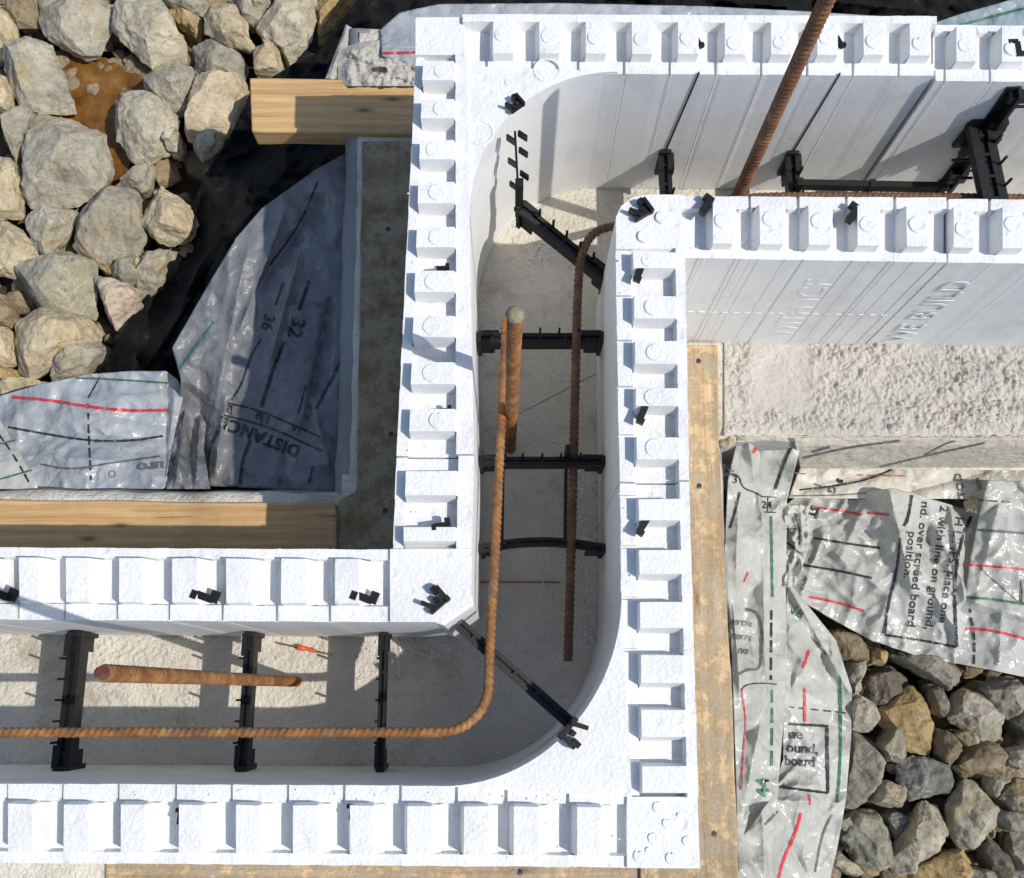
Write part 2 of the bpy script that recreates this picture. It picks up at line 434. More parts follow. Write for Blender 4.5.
def leg(bm, O0, O1, I0, I1, axis, plats, marks=0, slits=True, dz=0.0, valley_ends=(True, True), ro=-.004, ri=-.004, slope=(.005, .011), broken=()):
    """one straight run of foam panel. O*/I*: pixels of the outer / inner top edge at rim height."""
    zr = ZR+dz
    o0, o1, i0, i1 = [at(*q, zr) for q in (O0, O1, I0, I1)]
    m0 = (o0+i0)/2; ax = ((o1+i1)/2-m0); L = ax.length; axn = ax/L
    def s_of(v):
        c0 = [(O0[k]+I0[k])/2 for k in (0, 1)]; c1 = [(O1[k]+I1[k])/2 for k in (0, 1)]
        k = (v-c0[axis])/(c1[axis]-c0[axis])
        q = at(c0[0]+(c1[0]-c0[0])*k, c0[1]+(c1[1]-c0[1])*k, PL+dz)
        return (q-m0).dot(axn)
    P = sorted([tuple(sorted((s_of(a), s_of(b)))) for a, b in plats])
    st = [(0.0, VA if valley_ends[0] else zr, False)]
    for k, (a, b) in enumerate(P):
        prev = P[k-1][1] if k else 0.0
        d = min(slope[0], max(.001, (a-prev)*.4))
        if slits and a-prev > .02:
            mid = a-d-.0016
            st += [(mid-.0040, VA, False), (mid-.0036, VA, True), (mid-.0008, VA, True), (mid-.0004, VA, False)]
        st.append((a-d, VA, False))
        if k in broken:
            for u_, h_ in ((0, .4), (.18, .9), (.36, .5), (.5, 1.0), (.66, .3), (.82, .75), (1, .35)): st.append((a+(b-a)*u_, VA+(PL-VA)*h_, False))
        else: st.append((a, PL, False)); st.append((b, PL, False))
        nxt = P[k+1][0] if k+1 < len(P) else L
        d2 = min(slope[1], max(.001, (nxt-b)*.45))
        st.append((b+d2, VA, False))
    st.append((L, VA if valley_ends[1] else zr, False))
    st = [(min(L, max(0.0, q[0])), q[1], q[2]) for q in st]; st.sort(key=lambda q: q[0])
    W = .5*((o0-i0).length+(o1-i1).length)
    ts = [0, LEO/W, (LEO+.0018)/W, 1-(LED+.0018)/W, 1-LED/W, 1]
    grid = []
    for s, zv, sl in st:
        f = s/L; a = o0.lerp(o1, f); b = i0.lerp(i1, f)
        row = []
        for c, t in enumerate(ts):
            z = (zv+dz) if c in (2, 3) else zr+(ro if c < 2 else ri)
            if sl and c >= 4: z -= (.007 if c == 4 else .006)
            p = a.lerp(b, t); p.z = z
            if 0 < c < 5 or not sl: p += Vector((jit(), jit(), jit(.0003)))
            row.append(bm.verts.new(p))
        grid.append(row)
    def q(a, b, c, d):
        bm.faces.new((a, b, c, d))
    for r0, r1 in zip(grid, grid[1:]):
        for c in range(5): q(r0[c], r1[c], r1[c+1], r0[c+1])
    for side in (0, 5):
        for r0, r1 in zip(grid, grid[1:]):
            a, b = r0[side], r1[side]
            la = bm.verts.new((a.co.x, a.co.y, 0.001)); lb = bm.verts.new((b.co.x, b.co.y, 0.001))
            f = (a, la, lb, b) if side == 0 else (a, b, lb, la)
            q(*f)
    for row in (grid[0], grid[-1]):
        lo = [bm.verts.new((v.co.x, v.co.y, .001)) for v in row]
        for c in range(5): q(row[c], row[c+1], lo[c+1], lo[c])
    for k, (a, b) in enumerate(P):
        if marks and (marks == 1 or k % 2 == 0):
            c = m0+axn*((a+b)/2); c.z = PL+dz-.0001
            c += (i0-o0).normalized()*RN.uniform(-.006, .006)
            r = min(.0115, (b-a)*.46)
            disc(bm, c, r, RN.uniform(.0012, .0022), broken=RN.random() < .4)
    return dict(o0=o0, o1=o1, i0=i0, i1=i1, ax=axn)
def plate(bm, pxs, z=ZR, z0=.001):
    add_prism(bm, [at(a, b, z) for a, b in pxs], z0, z)
def fillet(bm, px0, px1, pxc, z=ZR, n=28):
    """concave rounding between two inner faces: px0, px1 where it leaves them, pxc where they would meet"""
    a, b, c = [at(*q, z) for q in (px0, px1, pxc)]
    ctr = a+(b-c)
    pts = [c+(c-a)*.04+(c-b)*.04]
    for k in range(n+1):
        th = math.pi/2*k/n
        pts.append(ctr+(c-b)*math.cos(th)+(c-a)*math.sin(th))   # from a to b
    add_prism(bm, pts, .001, z-.0004)
    return ctr
def finish(bm, parent):
    bmesh.ops.recalc_face_normals(bm, faces=bm.faces)
    o = obj('foam_panel', bm, FOAM, parent, smooth=28)
    mod = o.modifiers.new('soft_edges', 'BEVEL'); mod.width = .0011; mod.segments = 2; mod.limit_method = 'ANGLE'; mod.angle_limit = math.radians(35)
    mod.use_clamp_overlap = True
    return o
def seq(s, e, pitch, wd):
    out = []; v = s
    while v < e:
        out.append((v, v+wd)); v += pitch
    return out

form_nw = thing('insulating_form', at(470, 200, 0), 'white foam wall form turning the upper left corner, with round marks on its teeth', 'foam form', 'interlocking foam wall forms')
bm = bmesh.new()
tx = [493+46.4*k for k in range(10)]
leg(bm, (463, 17), (935, 19), (463, 71), (935, 74), 0, [(a, a+20) for a in tx], marks=1, ro=.006)
colN = [(61, 80), (99, 118), (140, 159), (182, 203), (227, 247), (271, 292), (316, 337), (362, 384), (409, 431)]
leg(bm, (415.5, 55), (396, 455), (467, 55), (474, 455), 1, colN, marks=1, slits=False, ro=-.005, ri=.0045, slope=(.002, .005))
plate(bm, [(415.5, 17.5), (463, 17), (467, 55), (415.5, 55)])
fillet(bm, (618, 71.5), (470, 218), (464, 71))
for q, r in (((431, 29), .008), ((434, 43), .007), ((463+84, 70), .0165), ((480, 133), .0165), ((509, 82), .006)):
    c = at(*q, ZR); c.z = ZR-.0005
    (ring_mark if r > .015 else disc)(bm, c, r, .0012)
finish(bm, form_nw)
bm = bmesh.new()
leg(bm, (682, 256.5), (948, 261), (682, 194.5), (948, 196), 0, [(713, 733), (760, 783), (809, 831), (858, 879), (907, 928)], marks=1)
colR = [(252, 268), (296, 318), (341, 364), (388, 406), (437, 459)]
leg(bm, (684.5, 249), (688.5, 481), (616, 249), (620, 481), 1, colR, marks=1, slits=True, valley_ends=(False, True), ro=.0045, ri=-.005, slope=(.002, .005))
plate(bm, [(682, 194.5), (647, 194.5), (632, 197.5), (621, 206), (616, 217), (616, 249), (682, 249)])
for q, r in (((662, 218), .009), ((644, 237), .009)):
    c = at(*q, ZR); c.z = ZR-.0003; disc(bm, c, r, .0035)
finish(bm, form_nw)

form_se = thing('insulating_form', at(560, 700, 0), 'white foam wall form turning the lower right corner, with round pits in its end', 'foam form', 'interlocking foam wall forms')
bm = bmesh.new()
colS = [(499, 520), (550, 574), (602, 628), (655, 683), (710, 737), (766, 793)]
leg(bm, (688.5, 482.5), (697.5, 797), (620.5, 482.5), (623.5, 797), 1, colS, ro=.0045, ri=-.005, slope=(.002, .005))
bot = [(8-57*k, 32-57*k) for k in (3, 2, 1)]+[(8, 32), (64, 88), (121, 145), (179, 202), (236, 259), (293, 317), (350, 373), (407, 431), (464, 488), (514, 538), (577, 601)]
leg(bm, (-170, 862), (627, 868), (-170, 783), (627, 787), 0, bot)
plate(bm, [(627, 868), (700, 868.5), (697.5, 797), (627, 797)])
fillet(bm, (440, 786.2), (621.6, 592), (624.5, 789))
# round pits pressed into the corner, built as shallow rimmed dimples
for q, r in (((659, 807), .0085), ((668, 823), .0075), ((654, 838), .008), ((687, 841), .0065), ((672, 858), .0085), ((640, 856), .009), ((676, 783), .0065), ((648, 850), .0035), ((679, 815), .003)):
    c = at(*q, ZR); c.z = ZR-.0004; disc(bm, c, r*.85, .0022, r > .007)
finish(bm, form_se)
bm = bmesh.new()
leg(bm, (396, 456.5), (392.5, 549), (474, 456.5), (472, 549), 1, [(471, 495), (527, 541)], slits=False, valley_ends=(True, False), ro=-.005, ri=.0045, slope=(.002, .005))
low = [(19-52*k, 38-52*k) for k in (3, 2, 1)]+[(19, 38), (66, 88), (119, 142), (172, 197), (226, 250), (281, 305), (335, 359)]
leg(bm, (-170, 546), (390, 549), (-170, 618), (390, 622), 0, low)
plate(bm, [(390, 549), (472, 549), (471.5, 603), (441, 622), (390, 622)])
# layered lips of the trimmed inside corner
for k, (z_, d_) in enumerate(((ZR-.003, 2.5), (ZR-.007, 5), (ZR-.013, 7.0))):
    plate(bm, [(430, 621.5), (471.2, 590), (471.5+d_*.3, 603+d_*.35), (442+d_*.3, 622+d_*.5)], z_)
finish(bm, form_se)

form_ne = thing('insulating_form', at(1040, 190, 0), 'straight white foam wall form cut off by the right edge of the photo', 'foam form', 'interlocking foam wall forms')
bm = bmesh.new()
leg(bm, (937, 23), (1260, 25), (937, 79), (1260, 82), 0, [(a, a+20) for a in (957, 1003, 1050, 1097, 1144, 1191, 1238)], marks=1, dz=-.003)
finish(bm, form_ne)
bm = bmesh.new()
leg(bm, (950, 261), (1260, 266), (950, 197.5), (1260, 199), 0, [(954, 974), (1003, 1024), (1052, 1073), (1101, 1122), (1150, 1171)], marks=1, dz=-.003)
finish(bm, form_ne)

# lettering and ribs moulded in the south face of the east run of foam
def text_mesh(body, offset=0.0, extrude=0.0, spacing=1.0):
    cu = bpy.data.curves.new('lettering', 'FONT'); cu.body = body; cu.size = 1.0; cu.offset = offset; cu.extrude = extrude
    cu.space_character = spacing; cu.resolution_u = 3; cu.align_x = 'LEFT'
    ob = bpy.data.objects.new('lettering', cu); COL.objects.link(ob)
    bpy.context.view_layer.update()
    me = bpy.data.meshes.new_from_object(ob.evaluated_get(bpy.context.evaluated_depsgraph_get()))
    bpy.data.objects.remove(ob); bpy.data.curves.remove(cu)
    return me
def face_point(px, zq):
    """point of the south face of the east run, at photograph column px of the top edge and height zq"""
    k = (px-682)/(948-682.0)
    p = at(682, 256.5, ZR).lerp(at(948, 261, ZR), k); p.z = zq; return p
def relief(body, px0, length_h, wid, z0):
    me = text_mesh(body, .0, .02)
    bm = bmesh.new(); bm.from_mesh(me); bpy.data.meshes.remove(me)
    o_ = face_point(px0, z0); ax = (face_point(900, 0)-face_point(700, 0)).normalized(); nrm = Vector((ax.y, -ax.x, 0))
    mx = max(v.co.x for v in bm.verts)
    for v in bm.verts:
        u, h, e = v.co.x/mx*length_h, v.co.y*wid, v.co.z
        v.co = o_+Z*u-ax*h+nrm*(.0001+e*.022)
    return bm
for body, px0, zz, Lh, wd in (('WITH', 851, .035, .115, .052), ('ICF', 851, .168, .075, .052), ('WE', 997, .02, .07, .052), ('BUILD', 997, .11, .135, .052)):
    bm = relief(body, px0, Lh, wd, zz)
    o_ = obj('moulded_lettering', bm, FOAM, form_nw if px0 < 940 else form_ne)
bm = bmesh.new()
axf = (face_point(900, 0)-face_point(700, 0)).normalized(); nf = Vector((axf.y, -axf.x, 0))
for px0, wd in [(700, .0009), (737, .0009), (742, .0006), (760, .0008), (786, .0006), (806, .0013), (855, .0013), (871, .0007), (892, .0007), (915, .0007), (938, .0009)]:
    add_box(bm, face_point(px0, .153)+nf*.0001, axf, nf, Z, wd, .0005, .149)
k = 690
while k < 940:
    add_box(bm, face_point(k, .125)+nf*.0001, axf, nf, Z, .004, .0008, .0012); k += 13
obj('moulded_ribs', bm, FOAM, form_nw)
# ------------------------------------------------------------------ black plastic ties between the panels
def tie_bm(a, b, wd, top, depth=.030, pegs=5, peg_side=1, pad=.040, arc=0.0, peg_h=.022, foot=True):
    """web from panel face a to panel face b (points at height top), bar width wd"""
    bm = bmesh.new()
    d = (b-a); L = d.length; ex = d/L; ey = Z.cross(ex)
    segs = 10 if arc else 1
    for k in range(segs):
        u0, u1 = k/segs, (k+1)/segs
        off = arc*(1-(2*((u0+u1)/2)-1)**2)
        c = a+d*((u0+u1)/2)+ey*off
        tl = arc*(-4*(2*((u0+u1)/2)-1))/L
        e = (ex+ey*tl).normalized(); e2 = Z.cross(e); hl = L/segs*.52
        for sgn in (-1, 1):                              # two rails with a groove between
            add_box(bm, c+e2*(sgn*wd*.32)-Z*.005, e, e2, Z, hl, wd*.18, .005)
        add_box(bm, c-Z*.008, e, e2, Z, hl, wd*.46, .003)
        add_box(bm, c-Z*(.013+depth/2), e, e2, Z, hl, .0016, depth/2)
    for u in (.12, .3, .5, .7, .88):                     # cross ribs
        add_box(bm, a+d*u+ey*arc*(1-(2*u-1)**2)-Z*.0045, ex, ey, Z, .0022, wd*.3, .004)
    for k in range(pegs):
        u = .2+.6*k/max(1, pegs-1)
        c = a+d*u+ey*(peg_side*wd*.44)
        add_box(bm, c+Z*(peg_h/2-.002), ex, ey, Z, .0014, .0014, peg_h/2)
    if pad:
        for p_, s in ((a, 1), (b, -1)):
            add_box(bm, p_+ex*(s*.003)-Z*.024, ex, ey, Z, .003, wd*.46, .032)
            add_box(bm, p_+ex*(s*.017)-Z*.004+ey*(wd*.42*peg_side), ex, ey, Z, .014, wd*.26, .008)
            add_box(bm, p_+ex*(s*.012)-Z*.03, ex, ey, Z, .012, .0018, .028)
    return bm
def seam(bm, foot_, px_top):
    """thin edge of the embedded flange showing in the foam face above the tie"""
    top_ = at(*px_top, ZR); 
    d = (top_-foot_); L = d.length; e = d/L
    s = e.cross(Z).normalized() if abs(e.z) < .99 else X
    add_box(bm, foot_+d*.5, s, e.cross(s).normalized(), e, .0009, .0012, L/2)
def clip(parent, px, ang, size=1.0, kind=0, zz=ZR+.004):
    bm = bmesh.new(); c = at(*px, zz)
    ex = Vector((math.cos(ang), math.sin(ang), 0)); ey = Z.cross(ex)
    s = size
    if kind == 0:                                        # small bent tab
        add_box(bm, c+Z*.002, ex, ey, Z, .0095*s, .0042*s, .0048*s)
        add_box(bm, c+ex*(.0105*s)+ey*(.004*s)+Z*.001, ex, ey, Z, .0042*s, .0068*s, .0042*s)
        add_box(bm, c-ex*(.0105*s)-ey*(.0015*s)+Z*.004, ex, ey, Z, .0035*s, .0048*s, .0042*s)
        add_box(bm, c-Z*.008, ex, ey, Z, .003*s, .0022*s, .012)
    else:                                                # larger corner hook: two leaning plates and a spine
        t1 = (ex+Z*.35).normalized(); 
        add_box(bm, c+ey*.011*s+Z*.004, ex, ey, Z, .012*s, .0026*s, .007*s)
        add_box(bm, c-ey*.011*s+Z*.004, (ex+ey*.5).normalized(), (ey-ex*.5).normalized(), Z, .010*s, .0026*s, .006*s)
        add_box(bm, c+ex*.008*s+Z*.002, ex, ey, Z, .0030*s, .015*s, .005*s)
        add_box(bm, c-ex*.010*s+ey*.006*s+Z*.003, ex, ey, Z, .005*s, .0035*s, .006*s)
        add_box(bm, c-Z*.008, ex, ey, Z, .003*s, .003*s, .014)
    return obj('tie_clip', bm, BLACK, parent)
def face_x(px_top, py_top, y):          # world point directly under a top edge pixel
    return at(px_top, py_top, ZR)
def on_face(px, py, ref, axis):
    """point seen at (px, py) on the vertical plane axis = ref (world coordinate)"""
    dx = (px-512)/1000.0; dy = -(py-439)/1000.0
    d = Vector((dx, dy*CT+ST, dy*ST-CT)); o_ = Vector((0, 0, CAM_H))
    t = (ref-o_[axis])/d[axis]; return o_+d*t

yN = at(620, 71.5, ZR).y; yM = at(682, 194.5, ZR).y
_n0, _n1 = at(463, 71, ZR), at(935, 74, ZR)
def yface(x): return _n0.y+(_n1.y-_n0.y)*(x-_n0.x)/(_n1.x-_n0.x)
def xl(py): return at(467+(474-467)*(py-55)/400.0, py, ZR).x
def xr(py): return at(616+(620-616)*(py-249)/232.0, py, ZR).x
# ties of the upper left corner form
for (px, py), c1, c2 in (((665, 152), (697, 43), (706, 207)), ((792, 153), (838, 43), (852, 215))):
    a = on_face(px, py, yN, 1); a = on_face(px, py, yface(a.x), 1); b = Vector((a.x, yM, a.z))
    bm = tie_bm(a, b, .018, a.z, pegs=4, peg_side=1)
    seam(bm, a+Vector((0, -.0004, 0)), (c1[0]+2, 71+3*(c1[0]-463)/472.0))
    t_ = obj('tie', bm, BLACK, form_nw)
    clip(t_, c1, 2.0, .75); clip(t_, c2, .9, .95)
for py, wd, c1, c2, posts in ((338, .015, (443, 269), (639, 273), False), (461, .012, (445, 411), (642, 414), True)):
    z = .125
    yy = at(540, py, z).y
    a = Vector((xl(py-30), yy, z)); b = Vector((xr(py-30), yy, z))
    bm = tie_bm(a, b, wd, z, pegs=5, peg_side=1)
    if posts:
        for px in (503, 566):
            p0 = at(px, 470, .10); p1 = at(px-1, 545, .09)
            add_box(bm, (p0+p1)/2, X, (p1-p0).normalized(), Z, .0022, (p1-p0).length/2, .008)
            pz = at(px+1, 455, z)
            add_box(bm, pz+Z*.012, X, Y, Z, .0035, .006, .022)
    t_ = obj('tie', bm, BLACK, form_nw)
    clip(t_, c1, .1, .55); clip(t_, c2, 1.15, .95)
a = at(519, 205, .155); b = at(608, 277, .125)
bm = tie_bm(a, b, .016, .14, pegs=5, peg_side=1, pad=.03)
# alternating flange plates standing out of the rounded corner above the tie
top_ = at(515, 132, ZR)
for k, u in enumerate((.30, .45, .62, .76, .92, .97)):
    q = a.lerp(Vector((top_.x, top_.y, ZR)), u); sg = 1 if k % 2 else -1
    add_box(bm, q+X*(sg*.0075)+Vector((.002, -.002, 0)), Vector((.8, -.6, 0)), Vector((.6, .8, 0)), Z, .0068, .0014, .0062)
add_box(bm, a.lerp(Vector((top_.x, top_.y, ZR)), .5), X, Y, (Vector((top_.x, top_.y, ZR))-a).normalized(), .0014, .0016, (top_-a).length/2)
add_box(bm, a+Z*.02, X, Y, Z, .0055, .006, .045)
t_ = obj('tie', bm, BLACK, form_nw)
clip(t_, (515, 105), -.9, .7, 1); clip(t_, (641, 211), -1.0, .85, 1)
# ties of the lower right corner form
z = .105; yy = at(540, 549, z).y
a = Vector((xl(500), yy, z)); b = Vector((xr(520), yy, z))
t_ = obj('tie', tie_bm(a, b, .012, z, depth=.02, pegs=2, arc=.010, pad=.03), BLACK, form_se)
clip(t_, (441, 526), .15, .75); clip(t_, (643, 525), 1.0, .95)
a = at(461, 626, .235); b = at(569, 722, .215)
t_ = obj('tie', tie_bm(a, b, .015, .22, pegs=0, pad=0, depth=.04), BLACK, form_se)
clip(t_, (436, 600), -.85, .9, 1); clip(t_, (573, 733), 2.4, .95, 1)
yL = at(200, 620, ZR).y; yB = at(200, 785, ZR).y
for px, c1, c2 in ((69, (3, 595), None), (246, (205, 597), (181, 816)), (382, (364, 598), (352, 812))):
    z = .115
    xx = at(px, 695, z).x
    a = Vector((xx, yL-.001, z)); b = Vector((xx, yB+.001, z))
    wd = .017 if px < 100 else (.013 if px < 300 else .010)
    bm = tie_bm(a, b, wd, z, pegs=5, peg_side=-1, pad=.03 if px < 300 else .02)
    t_ = obj('tie', bm, BLACK, form_se)
    clip(t_, c1, -.35, 1.0)
    if c2: clip(t_, c2, 1.5, .55)
# ties of the straight form at the right edge: a tall end flange and a broad bar
a = on_face(1013, 82, yN-.004, 1); b = on_face(942, 182, yN-.004, 1)
bm = bmesh.new()
d = b-a; e = d.normalized()
s = Vector((1, 0, 0)); s = (s-e*s.dot(e)).normalized(); nn_ = e.cross(s)
add_box(bm, (a+b)/2-Y*.006, s, nn_, e, .0085, .003, d.length/2)
add_box(bm, (a+b)/2-Y*.014+X*.008, s, nn_, e, .0022, .009, d.length/2)
for u in (.05, .28, .33, .55, .60, .80, .86, .95):
    add_box(bm, a+d*u-Y*.012+X*RN.uniform(-.006, .012), s, nn_, e, .012, .008, .006)
for u in (.12, .4, .48, .7, .76):
    add_box(bm, a+d*u-Y*.016+X*.016, s, nn_, e, .010, .0015, .0018)
t_ = obj('tie', bm, BLACK, form_ne)
clip(t_, (1016, 50), 1.6, .9)
a = on_face(980, 122, yN-.01, 1); b = at(1004, 197, a.z-.004)
b = Vector((a.x+.012, yM, a.z))
bm = tie_bm(a, b, .034, a.z, pegs=4, peg_side=1, pad=.03)
for k in range(4):
    c = a.lerp(b, .25+.17*k)-X*.022-Z*.03
    add_box(bm, c, X, Y, Z, .012, .0015, .0015)
obj('tie', bm, BLACK, form_ne)
a = at(796, 184.5, .12); b = at(946, 187.5, .12)
bm = bmesh.new()
e = (b-a).normalized(); add_box(bm, (a+b)/2, e, Z.cross(e), Z, (b-a).length/2, .0045, .008)
for u in (.02, .5, .97): add_box(bm, a.lerp(b, u)-Z*.02, e, Z.cross(e), Z, .004, .006, .03)
tag(obj('bar_support', bm, BLACK), 'thin black plastic strip lying lengthwise between the upper foam walls', 'plastic strip')

# ------------------------------------------------------------------ steel reinforcing bars
def ribs(r, pitch=.0080, amp=.17, slant=1.3):
    def f(s, ph):
        w_ = .5+.5*math.sin(2*math.pi*s/pitch+2*ph)
        lon = max(0, math.cos(2*ph))**18*.06
        return r*(1+amp*min(1, max(0, w_-.45)/.35)+lon)
    return f
def bar(name, pts, r, mat, label, step=.0011, smooth_it=0, n=18):
    p = smooth_path(pts, smooth_it) if smooth_it else pts
    p = resample(p, step); bm = bmesh.new(); add_tube(bm, p, ribs(r), n)
    return tag(obj(name, bm, mat, smooth=60), label, 'rebar')
def arc_pts(c, r0, a0, a1, n): return [(c[0]+r0*math.cos(a0+(a1-a0)*k/n), c[1]+r0*math.sin(a0+(a1-a0)*k/n)) for k in range(n+1)]
path = [(-190, 733, .25), (0, 732.5, .25), (430, 732.5, .25)]+[(a, b, .25) for a, b in arc_pts((440, 684), 48.5, math.pi/2*.92, .06, 10)]+[(490, 640, .238), (495, 560, .21), (500, 450, .18), (504, 370, .165), (506, 318, .16)]
bar('bent_rebar', [at(*q) for q in path], .0052, RUST_O, 'orange rusty ribbed rebar bent through a right angle around the lower corner', smooth_it=1)
path = [(568, 661, .09), (572, 520, .105), (575, 400, .12), (577.5, 290, .135), (580, 262, .138), (586, 242, .14), (596, 231, .14), (610, 226.5, .14), (660, 215, .15), (720, 200, .165), (780, 196, .175), (900, 196.5, .175), (1030, 198.5, .175), (1200, 201, .175)]
bar('hooked_rebar', [at(*q) for q in path], .0056, RUST_B, 'brown hooked rebar with shade darkened into its colour, its long leg lying in the upright channel', smooth_it=2)
def dowel(base, tip, ht, r, mat, label):
    b = at(*base, -.02); t = at(*tip, ht)
    return bar('rebar_dowel', [b, t], r, mat, label)
dowel((300, 682), (103, 673), .68, .0058, RUST_O, 'short upright rusty dowel between the black ties of the lower left channel')
dowel((510, 452), (515, 315), .50, .0072, RUST_O, 'upright dowel with a pale cement-caked tip in the upright channel')
d_ = bpy.data.objects['rebar_dowel']; bm = bmesh.new()
c = at(103, 673, .6805); n_ = 16
bm.faces.new([bm.verts.new(c+Vector((math.cos(6.2832*k/n_)*.0054, math.sin(6.2832*k/n_)*.0054, 0))) for k in range(n_)])
obj('cut_end', bm, rust_mat('rust_red', (.06, .015, .008), (.13, .035, .015), (.22, .09, .03)), d_)
# cement-caked top of that dowel
o_ = bpy.data.objects['rebar_dowel.001']
bm = bmesh.new(); bmesh.ops.create_icosphere(bm, subdivisions=3, radius=.0092)
c = at(515, 315, .505)
for v in bm.verts: v.co = Vector((v.co.x, v.co.y, v.co.z*.7))*(1+.18*noise.noise(v.co*300))+c
CAKE = concrete_mat('dried_cement', (.20, .17, .11), (.36, .32, .22), 1.5, .003)
obj('cement_cap', bm, CAKE, o_, smooth=60)
b = at(712.5, 252, 0); tp = Vector((b.x, b.y, .62))
bar('rebar_dowel', [Vector((b.x, b.y, -.02)), tp], .0076, rust_mat('rust_wall', (.09, .035, .016), (.20, .08, .03), (.34, .17, .07)), 'tall upright rusty dowel standing between the two upper foam walls')

# ------------------------------------------------------------------ lumber
def board(name, pxs, ztop, th, mat, label, seed=1, knots=()):
    pts = [at(a, b, ztop) for a, b in pxs]
    bm = bmesh.new(); add_prism(bm, pts, ztop-th, ztop)
    long = [e for e in bm.edges if e.calc_length() > .15]
    bmesh.ops.subdivide_edges(bm, edges=long, cuts=24, use_grid_fill=True)
    for v in bm.verts:
        v.co += Vector((noise.noise(v.co*14+Vector((seed, 0, 0))), noise.noise(v.co*14+Vector((0, seed, 0))), 0))*.0022
    o = tag(obj(name, bm, mat, smooth=35), label, 'board')
    m = o.modifiers.new('worn_edges', 'BEVEL'); m.width = .0025; m.segments = 2; m.limit_method = 'ANGLE'; m.angle_limit = math.radians(40)
    for q in knots:
        kb = bmesh.new(); c = at(*q, ztop+.0004)
        ring_ = [kb.verts.new((c.x+.0036*math.cos(k*.5236)*(1+.2*math.sin(k*2)), c.y+.0042*math.sin(k*.5236), c.z)) for k in range(12)]
        kb.faces.new(ring_)
        obj('nail_hole', kb, INK_K, o)
    return o
board('lumber_brace', [(250, 77.5), (440, 80), (440, 134), (251, 131)], .012, .040, WOOD_X, 'clean pale lumber piece sticking out left from the top of the left foam wall', 3)
board('form_board', [(-200, 497), (336, 503.5), (336, 570), (-200, 570)], .012, .042, WOOD_X, 'pale lumber form board along the top of the lower left foam wall', 5)
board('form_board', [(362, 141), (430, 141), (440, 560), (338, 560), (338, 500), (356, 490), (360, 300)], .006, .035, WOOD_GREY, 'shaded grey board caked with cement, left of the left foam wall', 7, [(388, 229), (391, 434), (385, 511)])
board('form_board', [(640, 345), (718, 345), (719, 440), (727, 600), (733, 700), (742, 960), (640, 960)], .012, .042, WOOD_Y, 'upright strip of splashed lumber along the right foam wall', 9, [(698.5, 361), (714, 834), (699, 486)])
board('form_board', [(105, 840), (640, 840), (640, 960), (105, 960)], .006, .035, WOOD_XS, 'splashed lumber board peeping out below the bottom foam wall', 11, [(520, 872)])
board('form_board', [(655, 845), (700, 845), (700, 960), (655, 960)], .004, .035, WOOD_XS, 'short end of a board at the bottom right corner of the foam', 13)

# small things lying about
bm = bmesh.new(); a, b = at(277, 643, .006), at(332, 655, .006)
add_tube(bm, resample([a, b], .004), lambda s, ph: .0011, 8)
o_ = tag(obj('nail', bm, RUST_B), 'thin nail with a bright orange plastic sleeve lying in the lower left channel', 'nail')
bm = bmesh.new(); add_tube(bm, resample([at(297, 647, .008), at(304, 648.5, .008), at(315, 651, .008)], .002), lambda s, ph: .0026+.0018*max(0, math.sin(s*260)), 10)
obj('sleeve', bm, ink('orange_plastic', (.70, .10, .03)), o_, smooth=50)
rg = random.Random(8); bm = bmesh.new()
def bead(px, py, z, r):
    m_ = bmesh.ops.create_icosphere(bm, subdivisions=1, radius=r); c = at(px, py, z+r*.6)
    for v in m_['verts']: v.co = v.co*(1+rg.uniform(-.25, .25))+c
for k in range(420):
    u = rg.random(); px = rg.gauss(583, 8); py = 462+u*190
    if rg.random() < .25: px = rg.gauss(560, 14); py = rg.gauss(610, 28)
    if px > 596: px = 596-rg.random()*8
    bead(px, py, 0, rg.uniform(.0008, .0022))
for k in range(90): bead(rg.gauss(505, 14), rg.gauss(700, 10), 0, rg.uniform(.0008, .002))
for k in range(60): bead(rg.gauss(425, 22), rg.gauss(648, 6), 0, rg.uniform(.0008, .0022))
for k in range(70): bead(rg.gauss(545, 10), rg.gauss(252, 7), 0, rg.uniform(.001, .0024))
for k in range(110):
    q = rg.choice(((rg.uniform(408, 416), rg.uniform(60, 540)), (rg.uniform(460, 470), rg.uniform(220, 600)), (rg.uniform(618, 632), rg.uniform(250, 780)), (rg.uniform(0, 600), rg.uniform(788, 800)), (rg.uniform(480, 620), rg.uniform(785, 860)), (rg.uniform(690, 940), rg.uniform(240, 252))))
    bead(q[0], q[1], ZR-.004, rg.uniform(.0007, .0016))
tag(obj('foam_crumbs', bm, FOAM), 'white foam crumbs scattered on the shaded concrete and the foam tops', 'foam crumbs', kind='stuff')
